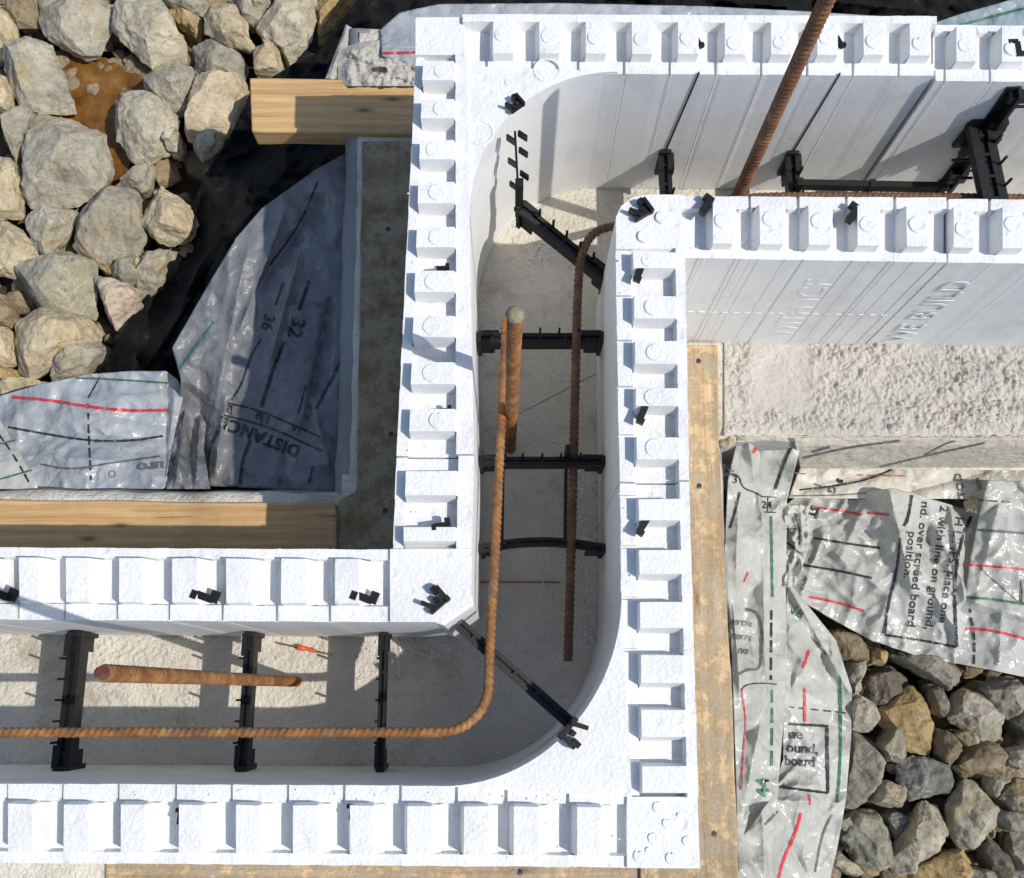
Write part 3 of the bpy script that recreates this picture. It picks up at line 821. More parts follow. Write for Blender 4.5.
# ------------------------------------------------------------------ fabric and plastic sheets
def seg_d(p, a, b):
    ax, ay = b[0]-a[0], b[1]-a[1]; L2 = ax*ax+ay*ay
    t = max(0, min(1, ((p[0]-a[0])*ax+(p[1]-a[1])*ay)/L2))
    return math.hypot(p[0]-a[0]-ax*t, p[1]-a[1]-ay*t), t
class Sheet:
    """a draped sheet: height control points over the ground plan, plus folds (ridges, valleys) and crumples"""
    def __init__(self, ctrl, folds=(), crumple=.004, cs=.03, seed=0):
        rr = random.Random(seed*17+3); folds = list(folds)
        if not callable(ctrl): xs = [q[0] for q in ctrl]; ys = [q[1] for q in ctrl]
        if crumple > .003:
            for _ in range(14):                            # random sharp creases
                x, y = rr.uniform(min(xs), max(xs)), rr.uniform(min(ys), max(ys)); an = rr.uniform(0, 6.283); L = rr.uniform(18, 70)
                folds.append(((x, y), (x+math.cos(an)*L, y+math.sin(an)*L), rr.choice((-1, 1, 1))*rr.uniform(.004, .010), rr.uniform(2.5, 6)))
        self.ctrl = ctrl; self.folds = folds; self.cr = crumple; self.cs = cs; self.seed = seed
    def z(self, px, py):
        if callable(self.ctrl): z = self.ctrl(px, py)
        else:
            wsum = 0; zs = 0
            for x, y, z in self.ctrl:
                w_ = 1/(((px-x)**2+(py-y)**2)+60)**1.6
                wsum += w_; zs += w_*z
            z = zs/wsum
        for a, b, amp, wd in self.folds:
            d, t = seg_d((px, py), a, b)
            z += amp*math.exp(-abs(d)/wd)*min(1, .35+4*t*(1-t)+.3)
        q = Vector((px*self.cs, py*self.cs, self.seed*7.3))
        z += self.cr*(1-2.8*abs(noise.noise(q)))+self.cr*.6*(1-3*abs(noise.noise(q*1.9+Vector((4, 1, 0)))))
        return z
    def p(self, px, py, e=0.0):
        return at(px, py, self.z(px, py)+e)
    def build(self, name, A, B, mat, label, cat, nu=60, nv=60, thick=.0009, group=None):
        nu = int(nu*1.6); nv = int(nv*1.6)
        bm = bmesh.new(); g = []
        for i in range(nu+1):
            a = poly_at(A, i/nu); b = poly_at(B, i/nu); row = []
            for j in range(nv+1):
                k = j/nv
                row.append(bm.verts.new(self.p(a[0]+(b[0]-a[0])*k, a[1]+(b[1]-a[1])*k)))
            g.append(row)
        for r0, r1 in zip(g, g[1:]):
            for j in range(nv): bm.faces.new((r0[j], r1[j], r1[j+1], r0[j+1]))
        bm.normal_update()
        if sum(f.normal.z for f in bm.faces) < 0: bmesh.ops.reverse_faces(bm, faces=bm.faces)
        o = tag(obj(name, bm, mat, smooth=75), label, cat, group)
        m = o.modifiers.new('gauge', 'SOLIDIFY'); m.thickness = thick; m.offset = -1
        self.o = o; return o
    def line(self, pts, wd, mat, name='printed_line', e=.0016, dash=None):
        bm = bmesh.new(); P = [Vector((q[0], q[1], 0)) for q in pts]; P = resample(smooth_path(P, 2) if len(P) > 2 else P, 2.5)
        prev = None; s = 0
        for i, q in enumerate(P):
            a = P[max(0, i-1)]; b = P[min(len(P)-1, i+1)]; d = (b-a).normalized(); nn = Vector((-d.y, d.x, 0))*wd*.5*(1+.18*math.sin(i*1.7+pts[0][0]))
            cur = (bm.verts.new(self.p(q.x+nn.x, q.y+nn.y, e)), bm.verts.new(self.p(q.x-nn.x, q.y-nn.y, e)))
            s += 2.5
            if prev and not (dash and (s % (dash[0]+dash[1])) > dash[0]):
                bm.faces.new((prev[0], prev[1], cur[1], cur[0]))
            prev = cur
        bmesh.ops.delete(bm, geom=[v for v in bm.verts if not v.link_faces], context='VERTS')
        return obj(name, bm, mat, self.o)
    def text(self, body, org, u, v, mat, offset=.0, name='printed_text', e=.0018, spacing=1.0):
        """org: pixel of the text origin, u / v: pixel vectors of one em along / up"""
        me = text_mesh(body, offset, 0, spacing); bm = bmesh.new(); bm.from_mesh(me); bpy.data.meshes.remove(me)
        for q in bm.verts:
            x, y = q.co.x, q.co.y
            q.co = self.p(org[0]+u[0]*x+v[0]*y, org[1]+u[1]*x+v[1]*y, e)
        return obj(name, bm, mat, self.o)

G1 = 'plastic fabric sheets wrapped round the footing'
# left pit, big sheet in the shade of the left wall
S = Sheet([(345, 190, -.05), (338, 300, -.05), (332, 400, -.06), (325, 488, -.07), (290, 200, -.075), (265, 330, -.085), (250, 480, -.10), (236, 240, -.065), (180, 350, -.075), (180, 430, -.14), (205, 485, -.12), (320, 168, -.05), (262, 208, -.08)],
          [((300, 250), (268, 370), .030, 10), ((330, 300), (305, 430), -.026, 9), ((318, 200), (250, 300), -.020, 9), ((285, 210), (240, 330), .018, 6), ((245, 260), (212, 420), .012, 8), ((225, 400), (215, 470), .02, 6), ((200, 400), (205, 480), -.015, 5), ((310, 395), (330, 470), .012, 6)], .006, .025, 1)
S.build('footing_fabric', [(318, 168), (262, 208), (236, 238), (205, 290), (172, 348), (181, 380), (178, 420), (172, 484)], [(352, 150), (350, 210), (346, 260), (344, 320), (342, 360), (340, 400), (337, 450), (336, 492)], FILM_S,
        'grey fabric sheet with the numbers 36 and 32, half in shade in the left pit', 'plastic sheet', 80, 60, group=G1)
S.line([(283, 282), (275, 305)], 1.8, INK_K); S.line([(261, 339), (250, 356), (243, 382), (232, 400)], 1.8, INK_K)
S.line([(309, 281), (299, 310)], 3.2, INK_K); S.line([(284, 342), (272, 372), (261, 407)], 3.4, INK_K)
S.line([(306, 385), (298, 414)], 1.8, INK_K); S.line([(341, 360), (316, 408)], 2.6, INK_K)
S.line([(318, 180), (300, 225), (270, 265)], 1.5, INK_K); S.line([(214, 322), (196, 345), (180, 368)], 2, INK_G)
S.line([(228, 403), (262, 411), (320, 437)], 1.6, INK_K); S.line([(224, 415), (270, 427), (322, 451)], 1.6, INK_K)
S.line([(262, 412), (261, 425)], 1.4, INK_K); S.line([(232, 404), (231, 415)], 1.2, INK_K)
S.line([(218, 430), (208, 452), (208, 482)], 2.4, INK_K); S.line([(250, 440), (242, 460), (240, 484)], 3.0, INK_K); S.line([(313, 465), (309, 482)], 2, INK_K)
S.line([(181, 384), (196, 390), (212, 404)], 6, INK_BL, 'taped_joint')
S.text('36', (265, 313), (-4, 16), (15, 4), INK_K, .012); S.text('32', (293, 316), (-5, 20), (19, 5), INK_K, .02)
S.text('DISTANCE', (301, 447), (-16, -6.3), (-6, 16), INK_K, .03, spacing=1.06)
S.text('2', (233, 406), (-11, -3), (-3, 11), INK_K, .01); S.text('8', (262, 412), (-11, -3), (-3, 11), INK_K, .01); S.text('1', (271, 417), (-11, -3), (-3, 11), INK_K, .01); S.text('16', (303, 428), (-10, -4), (-4, 10), INK_K, .01)
# left pit, bulging lit bag
S = Sheet([(0, 400, -.15), (90, 376, -.13), (165, 374, -.12), (180, 395, -.12), (90, 420, -.10), (160, 420, -.11), (20, 430, -.12), (90, 485, -.06), (160, 487, -.06), (0, 487, -.06), (-60, 420, -.14)],
          [((40, 430), (165, 440), -.008, 6), ((110, 380), (150, 475), .005, 9), ((168, 380), (166, 470), -.016, 4), ((174, 395), (168, 450), .012, 3), ((20, 455), (120, 462), .008, 5)], .0045, .035, 2)
S.build('footing_fabric', [(-120, 420), (-40, 408), (0, 396), (40, 384), (90, 374), (130, 371), (166, 371), (178, 380), (183, 398)], [(-120, 488), (0, 489), (60, 489), (100, 489), (130, 489), (150, 489), (163, 489), (166, 486), (166, 470)], FILM_G,
        'bulging grey fabric with a red line at the left edge of the photo', 'plastic sheet', 90, 50, group=G1)
S.line([(12, 397), (50, 400), (90, 407), (130, 411), (168, 410)], 3.0, INK_R)
S.line([(8, 427), (40, 433), (90, 441), (130, 441), (163, 436)], 2.2, INK_K); S.line([(40, 464), (70, 470), (110, 463), (160, 456)], 1.8, INK_BL)
S.line([(88, 404), (89, 440), (91, 480)], 2.0, INK_K, dash=(9, 4)); S.line([(76, 378), (110, 379), (168, 383)], 1.8, INK_G); S.line([(100, 377), (88, 398)], 1.5, INK_K)
S.text('uro', (164, 461), (-19, 2), (1, 13), INK_BL, .05)
S.line([(112+3.4*math.cos(k*.7), 474+3.4*math.sin(k*.7)) for k in range(10)], 1.0, INK_BL, 'printed_mark')
# flat pale flap at the far left
S = Sheet([(0, 420, -.075), (30, 480, -.035), (0, 480, -.035), (-60, 450, -.05)], [], .0015, .03, 3)
S.build('fabric_flap', [(-80, 380), (-20, 405), (0, 420), (18, 450), (38, 486)], [(-80, 489), (-60, 489), (-30, 489), (0, 489), (36, 489)], FILM,
        'small pale flap with dashed lines at the left edge above the lumber', 'plastic sheet', 20, 16, group=G1)
S.line([(-6, 428), (12, 452), (30, 484)], 2.0, INK_K, dash=(8, 4)); S.line([(-10, 446), (16, 440)], 1.6, INK_BL); S.line([(-10, 482), (32, 470)], 1.6, INK_G)
# fabric bunched between the bag and the big sheet
S = Sheet([(183, 400, -.17), (172, 440, -.12), (180, 488, -.07), (205, 430, -.14), (206, 488, -.07)], [((186, 400), (176, 480), .02, 3), ((194, 410), (186, 480), -.015, 3), ((200, 420), (196, 480), .014, 3)], .004, .05, 4)
S.build('bunched_fabric', [(181, 384), (180, 410), (172, 440), (166, 489)], [(196, 398), (206, 425), (204, 450), (210, 489)], FILM_S,
        'narrow bunched gray fabric folds squeezed beside the bulging fabric', 'plastic sheet', 40, 26, group=G1)

# right pit: strip hanging down beside the board
S = Sheet([(735, 440, -.03), (800, 442, -.03), (726, 560, -.03), (735, 700, -.03), (740, 878, -.03), (785, 500, -.12), (790, 600, -.15), (790, 720, -.16), (775, 860, -.12), (760, 600, -.09), (760, 740, -.09)],
          [((748, 440), (763, 520), .02, 5), ((763, 520), (765, 690), .014, 5), ((738, 500), (736, 600), .012, 5), ((760, 440), (757, 490), -.014, 4), ((733, 600), (740, 690), .012, 4), ((765, 700), (745, 800), .01, 6)], .0035, .03, 5)
S.build('footing_fabric', [(738, 437), (728, 480), (724, 560), (731, 640), (735, 740), (739, 900)], [(802, 441), (787, 500), (786, 590), (787, 660), (784, 720), (768, 900)], FILM,
        'pale hanging strip printed 24 with a green line, beside the right lumber board', 'plastic sheet', 100, 36, group=G1)
S.line([(793, 443), (783, 465), (775, 490)], 3.0, INK_K); S.line([(771, 516), (772, 560), (772.5, 597)], 2.6, INK_G)
S.line([(771.5, 610), (771, 680)], 2.4, INK_K, dash=(13, 4)); S.line([(772, 690), (772, 766)], 2.6, INK_G, dash=(16, 5))
S.text('24', (761.5, 508), (10.5, .3), (.2, -10), INK_K, .02); S.line([(761, 496.5), (777, 497.3)], 1.2, INK_K); S.line([(764, 512), (776, 512.5)], 1.2, INK_K); S.line([(768, 497), (767.5, 512)], 1.0, INK_K)
S.text('N.', (722.5, 471), (12, .5), (.3, -10.5), INK_K, .02); S.line([(723, 474.5), (739, 474), (742, 488), (757, 493), (761, 496)], 1.3, INK_K); S.text('3', (732.5, 483), (11, .3), (.2, -11), INK_K, .01)
S.line([(740, 492), (735, 512), (730, 528)], 2.2, INK_K); S.line([(763, 438), (756, 448), (753, 453)], 3.2, INK_R); S.line([(748, 572), (744, 582)], 1.6, INK_R)
S.line([(746, 609), (760, 613), (762, 640), (761, 670), (748, 669), (739, 674)], 2.6, INK_BL)
S.text('screed', (752, 627), (-10.5, -1.5), (2, -10.5), INK_BL, .02); S.text('round', (751, 641), (-10.5, -1.5), (2, -10.5), INK_BL, .02); S.text('on', (748, 654), (-10, -1), (2, -10.5), INK_BL, .02)
S.line([(742, 690), (746, 720), (744, 745), (741, 790)], 1.4, INK_R); S.line([(741, 690), (747, 684), (765, 683), (777, 684.5)], 1.2, INK_K)
S.text('44', (769, 797), (-.5, -19), (-17, .6), INK_G, .03)
# right pit: twisted fabric with the boxed text
S = Sheet([(792, 590, -.16), (788, 660, -.14), (790, 800, -.13), (760, 820, -.08), (750, 870, -.07), (830, 640, -.20), (850, 720, -.215), (845, 800, -.21), (830, 870, -.20), (810, 760, -.17), (800, 860, -.16)],
          [((788, 585), (848, 690), .018, 5), ((786, 640), (820, 680), .012, 6), ((775, 800), (845, 803), .012, 5), ((800, 800), (785, 878), .010, 8), ((830, 800), (815, 870), -.008, 7), ((762, 800), (765, 870), .012, 6)], .005, .035, 6)
S.build('twisted_fabric', [(787, 580), (786, 640), (784, 700), (783, 760), (770, 800), (742, 838), (741, 905)], [(789, 582), (836, 640), (852, 690), (851, 740), (846, 800), (837, 850), (824, 905)], FILM,
        'twisted white fabric with boxed black words and a red line, lower right', 'plastic sheet', 100, 50, group=G1)
S.line([(809, 650), (803, 668)], 3.0, INK_R); S.line([(804.5, 688), (805, 722)], 2.6, INK_R); S.line([(809, 794), (810, 805)], 2.2, INK_R); S.line([(801, 813), (795, 835), (783, 860), (777, 884)], 3.0, INK_R)
S.line([(840, 676), (841, 720), (840, 770), (837, 803)], 2.8, INK_G); S.line([(832, 815), (822, 835), (815, 872)], 2.2, INK_BL)
S.line([(788, 724), (827, 726)], 2.6, INK_K); S.line([(827, 725), (827.5, 760), (828, 793)], 3.2, INK_K); S.line([(780, 787), (828, 793)], 2.6, INK_K)
S.line([(789, 707), (846, 713)], 1.5, INK_K, dash=(8, 5)); S.line([(778, 811), (765, 825)], 2, INK_BL)
S.text('ne', (788.5, 738.5), (15, .6), (.5, -14.5), INK_K, .012); S.text('ound,', (786.5, 752), (14, .9), (.4, -14.5), INK_K, .012); S.text('board', (784.5, 765), (13, .7), (.4, -14), INK_K, .012)
S.text('18', (790, 612), (11, 7), (6, -10), INK_G, .03); S.line([(812, 637), (826, 655)], 1.8, INK_BL)
# right pit: crumpled sheet with the instructions
S = Sheet([(790, 500, -.15), (840, 495, -.15), (892, 492, -.11), (985, 515, -.17), (790, 585, -.185), (830, 620, -.20), (900, 650, -.20), (960, 662, -.20), (870, 560, -.165), (940, 580, -.165), (975, 560, -.185)],
          [((890, 492), (912, 590), .030, 9), ((905, 540), (960, 640), .018, 9), ((862, 510), (840, 560), .016, 9), ((925, 510), (935, 600), -.016, 9), ((950, 505), (965, 600), .020, 7), ((830, 520), (800, 540), -.012, 8), ((800, 560), (900, 640), .006, 12)], .006, .032, 7)
S.build('instruction_sheet', [(786, 505), (783, 540), (787, 592), (830, 618), (870, 640), (915, 655), (955, 664)], [(795, 497), (860, 492), (893, 488), (925, 497), (955, 506), (988, 514), (978, 585)], FILM,
        'crumpled white sheet with four lines of black instructions, right side', 'plastic sheet', 90, 80, group=G1)
S.line([(815, 507), (850, 512), (862, 515)], 2, INK_R); S.line([(868, 513), (889, 515)], 2.2, INK_R); S.line([(814, 538), (850, 544), (880, 548)], 2.3, INK_K)
S.line([(803, 565), (840, 571), (872, 578)], 2.3, INK_K); S.line([(810, 597), (840, 603), (864, 611)], 2.3, INK_R)
S.line([(912, 495), (908, 520), (904, 526)], 3, INK_K); S.line([(900, 538), (896, 575), (887, 610), (885, 634)], 2.6, INK_K); S.line([(885, 635), (920, 640), (957, 647)], 2.4, INK_K, dash=(26, 3)); S.line([(971, 516), (960, 545), (955, 575), (955, 610), (957, 647)], 3.0, INK_K)
S.text('H LINES, place one', (956, 516), (-2.2, 13.6), (11.5, 1.8), INK_K, .012); S.text('2 with line on ground,', (941, 505), (-1.8, 13.9), (11.5, 1.5), INK_K, .012); S.text('nd. over screed board', (922, 501), (-1.6, 14.0), (11.5, 1.3), INK_K, .012)
S.text('position.', (909, 531), (-1.6, 13.6), (11.5, 1.3), INK_K, .012)
S.text('ST', (812, 505), (-3, 11), (11, 3), INK_K, .04)
# small crumpled piece at its left
S = Sheet([(788, 505, -.12), (805, 520, -.13), (790, 580, -.14), (806, 560, -.15)], [((800, 505), (804, 560), .015, 4), ((790, 530), (805, 575), .012, 4)], .006, .09, 8)
S.build('crumpled_fabric', [(785, 503), (784, 540), (785, 588)], [(806, 505), (813, 535), (796, 586)], FILM, 'small crushed white plastic scrap between the hanging strip and the instruction sheet', 'plastic sheet', 30, 18, group=G1)
S.line([(785, 529), (796, 529)], 1.6, INK_K); S.line([(785, 541), (800, 553)], 1.8, INK_K); S.line([(795, 513), (800, 530), (799, 545)], 1.3, INK_K)
# right edge sheet
S = Sheet([(990, 480, -.11), (1050, 484, -.11), (968, 560, -.165), (1024, 560, -.15), (955, 660, -.19), (1024, 682, -.19), (1100, 690, -.19)], [((1000, 500), (975, 600), .012, 9), ((970, 600), (1040, 622), .014, 7), ((1020, 640), (990, 672), .009, 8)], .004, .03, 9)
S.build('pale_fabric', [(988, 480), (978, 520), (970, 560), (966, 590), (953, 630), (951, 662)], [(1160, 486), (1160, 530), (1160, 570), (1160, 600), (1160, 650), (1160, 705)], FILM,
        'smooth pale sheet with red and green lines, cut by the right edge', 'plastic sheet', 70, 60, group=G1)
S.line([(976, 500), (1010, 502)], 1.6, INK_K, dash=(10, 6)); S.line([(978, 530), (1050, 535)], 2.6, INK_BL); S.line([(967, 565), (1000, 567), (1050, 572)], 2.2, INK_R)
S.line([(966, 597), (1000, 600), (1022, 604), (1060, 606)], 2.6, INK_G); S.line([(960, 629), (985, 629), (1024, 638), (1060, 650)], 2.6, INK_R); S.line([(970, 609), (975, 640), (974, 664)], 2.2, INK_K, dash=(9, 4)); S.line([(1022, 580), (1021, 604)], 1.5, INK_K); S.line([(980, 568), (1020, 603)], .9, INK_BL)
# smooth fabric-formed side of the footing with its drooping fold
S = Sheet(lambda x_, y_: .001-.017*min(1, max(0, (y_-438)/8))-.089*min(1, max(0, (y_-446)/22)), [], .0004, .03, 10)
S.build('footing_side_fabric', [(794, 438.5), (797, 455), (800, 468)], [(1180, 438.5), (1180, 455), (1180, 472)], film_mat('taut_form_fabric', (.60, .55, .46), 1.0, .05, .45, .3),
        'taut grey fabric face of the footing under the rough concrete ledge', 'plastic sheet', 24, 160, group=G1)
S.line([(803, 458), (850, 447), (900, 441)], 2.2, INK_BL); S.line([(812, 452), (830, 447)], 2.6, INK_BL); S.line([(880, 467), (930, 455), (985, 443)], 1.8, INK_BL); S.line([(925, 455), (945, 444), (955, 441)], 1.3, INK_BL)
S = Sheet([(790, 470, -.12), (900, 470, -.13), (1024, 470, -.13), (786, 497, -.135), (890, 492, -.125), (985, 500, -.14), (1160, 490, -.14), (1160, 470, -.13)], [((800, 492), (890, 470), -.010, 3), ((905, 492), (985, 472), -.012, 5)], .0025, .03, 11)
S.build('folded_fabric', [(800, 467), (795, 480), (788, 498)], [(1180, 472), (1180, 485), (1180, 500)], film_mat('cream_form_fabric', (.62, .59, .50), 1.0, .1, .4, .4),
        'cream fabric fold with faded print along the foot of the concrete ledge', 'plastic sheet', 24, 130, group=G1)
S.line([(800, 490), (850, 484), (878, 476), (892, 469)], 1.6, INK_K); S.line([(786, 496), (850, 495), (892, 489)], 1.2, INK_BL); S.line([(858, 475), (908, 476)], 1.3, INK_R, dash=(9, 5)); S.line([(795, 473), (806, 474)], 1.2, INK_R)
S.text('TOO', (966, 497), (-2.5, -11), (-9, 2.5), INK_BL, .02); S.text('um', (983, 490), (-2.5, -10), (-9, 2.5), INK_BL, .02); S.text('S', (838, 478), (-3, 8), (8, 3), INK_K, .05); S.text('G', (830, 485), (-3, 10), (10, 3), INK_BL, .03); S.text('1', (816, 482), (-3, 9), (9, 3), INK_BL, .03)

# top left: ragged strip of fabric and lumps of concrete behind the lumber
S = Sheet([(340, 28, -.02), (372, 35, -.02), (326, 76, .0), (360, 76, .0)], [((346, 30), (330, 76), .012, 3), ((356, 32), (344, 76), -.010, 3)], .003, .06, 12)
S.build('frayed_fabric', [(346, 24), (336, 50), (325, 79)], [(368, 38), (362, 52), (352, 79)], FILM, 'frayed pale cloth strip standing up behind the clean lumber, upper left', 'plastic sheet', 30, 20, group=G1)
S = Sheet([(376, 30, .005), (415, 15, .0), (415, 62, .02), (385, 55, .02), (700, 5, -.02), (900, 15, -.05), (1024, 20, -.05)], [((384, 52), (416, 53), .006, 3)], .003, .04, 13)
S.build('top_fabric', [(382, 56), (380, 30), (400, 12), (440, 4), (560, 3), (700, 6), (800, 11), (880, 16)], [(418, 66), (430, 60), (440, 55), (470, 50), (580, 45), (720, 40), (800, 40), (880, 38)], FILM_G,
        'grey band of sheeting with a red line behind the top foam wall', 'plastic sheet', 90, 16, group=G1)
S.line([(383, 53), (416, 52)], 2.2, INK_R); S.line([(383, 48), (416, 47)], 1.6, FILM)
S = Sheet([(930, 24, -.05), (1024, -4, -.05), (1100, -20, -.05)], [], .003, .03, 14)
S.build('corner_sheeting', [(925, 26), (960, 14), (1024, -4), (1120, -30)], [(940, 40), (1000, 44), (1060, 40), (1120, 40)], film_mat('bluish_sheeting', (.33, .40, .44), 1.0, .1, .3, .3), 'bluish grey sheeting with a dark seam in the top right corner', 'plastic sheet', 40, 14, group=G1)
S.line([(960, 25), (1024, 8), (1060, 0)], 2.6, INK_G)
# lump of concrete squeezed out behind the lumber
bm = bmesh.new(); g = {}
for i in range(61):
    for j in range(41):
        u, v = i/60, j/40
        px = 338+80*u; py = 50+36*v-10*math.sin(u*3.1)*(1-v)
        e = min(1, u*6, v*6+.1)
        p0 = at(px, py, .01); g[i, j] = bm.verts.new(at(px, py, .006+e*(.014+.010*noise.fractal(p0*60, .8, 2, 5))-(.03 if math.hypot((px-379)/8, (py-70)/3.4) < 1 else 0)))
for i in range(60):
    for j in range(40): bm.faces.new((g[i, j], g[i, j+1], g[i+1, j+1], g[i+1, j]))
tag(obj('concrete_lump', bm, CONC_ROUGH, smooth=60), 'cream lump of squeezed out concrete with a hole, behind the clean lumber', 'concrete')

# black geotextile
S = Sheet([(100, 375, -.30), (150, 300, -.31), (190, 235, -.31), (240, 150, -.28), (179, 375, -.19), (140, 380, -.24), (176, 350, -.13), (238, 240, -.11), (266, 205, -.13), (290, 190, -.13), (330, 165, -.10), (320, 140, -.17), (250, 80, -.2)],
          [((150, 360), (190, 300), .03, 6), ((175, 320), (205, 255), .03, 6), ((165, 350), (225, 240), -.03, 6), ((205, 250), (250, 180), .025, 7), ((225, 160), (250, 150), .03, 8)], .012, .04, 15)
S.build('geotextile', [(88, 392), (128, 322), (165, 268), (186, 220), (205, 175), (228, 140), (252, 90), (296, 62), (330, 50)], [(182, 392), (178, 360), (182, 330), (215, 275), (242, 235), (275, 205), (330, 180), (350, 160), (352, 90)], GEO,
        'black fabric crumpled in the deep shadow between stones and left fabric', 'geotextile', 90, 50)
S = Sheet([(310, 40, -.20), (400, 0, -.14), (500, -20, -.14), (700, -20, -.14), (1000, -20, -.15), (420, 30, -.10), (700, 40, -.10), (1000, 40, -.12)], [((340, 30), (420, 0), .03, 9), ((600, -10), (800, 8), .03, 9), ((820, 0), (930, 12), .025, 8)], .012, .03, 16)
S.build('geotextile', [(285, 74), (318, 52), (342, 20), (365, -10), (400, -60), (700, -60), (1000, -70), (1160, -80)], [(330, 80), (345, 40), (372, 46), (388, 40), (430, 60), (700, 60), (1000, 60), (1160, 60)], GEO,
        'black fabric lying behind the top foam wall along the top of the photo', 'geotextile', 120, 40)

# ------------------------------------------------------------------ water between the stones
bm = bmesh.new()
pts = [at(a, b, -.315) for a, b in ((48, 70), (70, 45), (110, 60), (150, 80), (140, 130), (125, 180), (100, 180), (60, 120))]
add_prism(bm, pts, -.36, -.315)
m, t, p = new_mat('rusty_puddle'); c = coords(t)
t.links.new(ramp(t, nz(t, c, 22, 6, .6), [(.3, (.13, .055, .012)), (.55, (.30, .14, .03)), (.75, (.42, .26, .08))]), p.inputs['Base Color'])
p.inputs['Roughness'].default_value = .04; p.inputs['Specular IOR Level'].default_value = .8; p.inputs['Transmission Weight'].default_value = .35; p.inputs['IOR'].default_value = 1.33
bump(t, p, [(nz(t, c, 45, 4, .6), .006)])
tag(obj('puddle', bm, m), kind='structure')

# ------------------------------------------------------------------ broken stone
def rock_bm(outl, zc, th, seed, cuts=3, rough=1.0):
    r = random.Random(seed)
    P = [at(a, b, zc) for a, b in outl]
    c = sum(P, Vector())/len(P); P = [c+(q-c)*1.06 for q in P]; size = max((q-c).length for q in P)
    bm = bmesh.new()
    V = []
    tilt = Vector((r.uniform(-.35, .35), r.uniform(-.35, .35), 0))
    for q in P:
        d = q-c
        V.append(Vector((q.x, q.y, zc+r.uniform(-.22, .08)*th)))
        k = r.uniform(.58, .86)
        V.append(Vector((c.x+d.x*k, c.y+d.y*k, zc+th*r.uniform(.30, .5)+d.dot(tilt)*.55)))
        if r.random() < .8:
            k = r.uniform(.5, .8); V.append(Vector((c.x+d.x*k, c.y+d.y*k, zc-th*r.uniform(.35, .6))))
    for _ in range(2):
        V.append(c+Vector((r.uniform(-.3, .3)*size, r.uniform(-.3, .3)*size, th*r.uniform(.38, .6))))
    vs_ = [bm.verts.new(v) for v in V]
    bmesh.ops.convex_hull(bm, input=vs_)
    bmesh.ops.delete(bm, geom=[v for v in bm.verts if not v.link_faces], context='VERTS')
    for _ in range(r.randint(6, 10)):                       # broken faces
        a_ = r.uniform(0, 6.283); zt = r.uniform(.25, 1.0)
        nn_ = Vector((math.cos(a_)*(1-zt*.6), math.sin(a_)*(1-zt*.6), zt)).normalized()
        sup = max(v.co.dot(nn_) for v in bm.verts); cen = c.dot(nn_)
        pl = cen+(sup-cen)*r.uniform(.66, .92)
        res = bmesh.ops.bisect_plane(bm, geom=bm.verts[:]+bm.edges[:]+bm.faces[:], dist=1e-5, plane_co=nn_*pl, plane_no=nn_, clear_outer=True)
        ed = [e for e in res['geom_cut'] if isinstance(e, bmesh.types.BMEdge) and e.is_valid]
        if len(ed) > 2: bmesh.ops.contextual_create(bm, geom=ed)
    bmesh.ops.triangulate(bm, faces=bm.faces)
    for k in range(cuts):
        bmesh.ops.subdivide_edges(bm, edges=bm.edges, cuts=1, use_grid_fill=True, smooth=(.22 if k == 99 else 0))
        bmesh.ops.triangulate(bm, faces=bm.faces)
    bm.normal_update()
    o = Vector((seed*3.7, seed*1.3, 0))
    for v in bm.verts:
        q = v.co*20+o
        f = noise.fractal(q*1.5, .7, 2.1, 5)*.0026+(abs(noise.noise(v.co*34+o))-.2)*-.005
        cell = noise.voronoi(v.co*30+o)[0][0]*.0045+noise.voronoi(v.co*75+o)[0][0]*.0028
        v.co += v.normal*(f+cell-.002)*rough
    return bm
COLS = {'grey': (.40, .38, .33), 'pale': (.52, .48, .40), 'cream': (.58, .50, .37), 'ochre': (.50, .37, .19), 'dark': (.20, .19, .165), 'green': (.33, .33, .27), 'slate': (.24, .25, .25), 'pink': (.56, .47, .40), 'brown': (.29, .235, .165)}
GL = 'broken stones in the pit at the upper left'; GR = 'broken stones in the pit at the lower right'
NR = [0]
def stone(label, colr, outl, group, zc=-.235, th=.085, cuts=4):
    NR[0] += 1; r = random.Random(NR[0]*5)
    o = obj('rock', rock_bm(outl, zc, th, NR[0], cuts), ROCK, smooth=24)
    k = r.uniform(.88, 1.12); q = COLS[colr]; k *= .82 if group == GR else 1.0; o.color = (q[0]*k*1.03, q[1]*k, q[2]*k*.9, 1)
    tag(o, label, 'rock', group)
def zl(pts, ox, oy, s=4.0): return [(ox+a/s, oy+b/s) for a, b in pts]
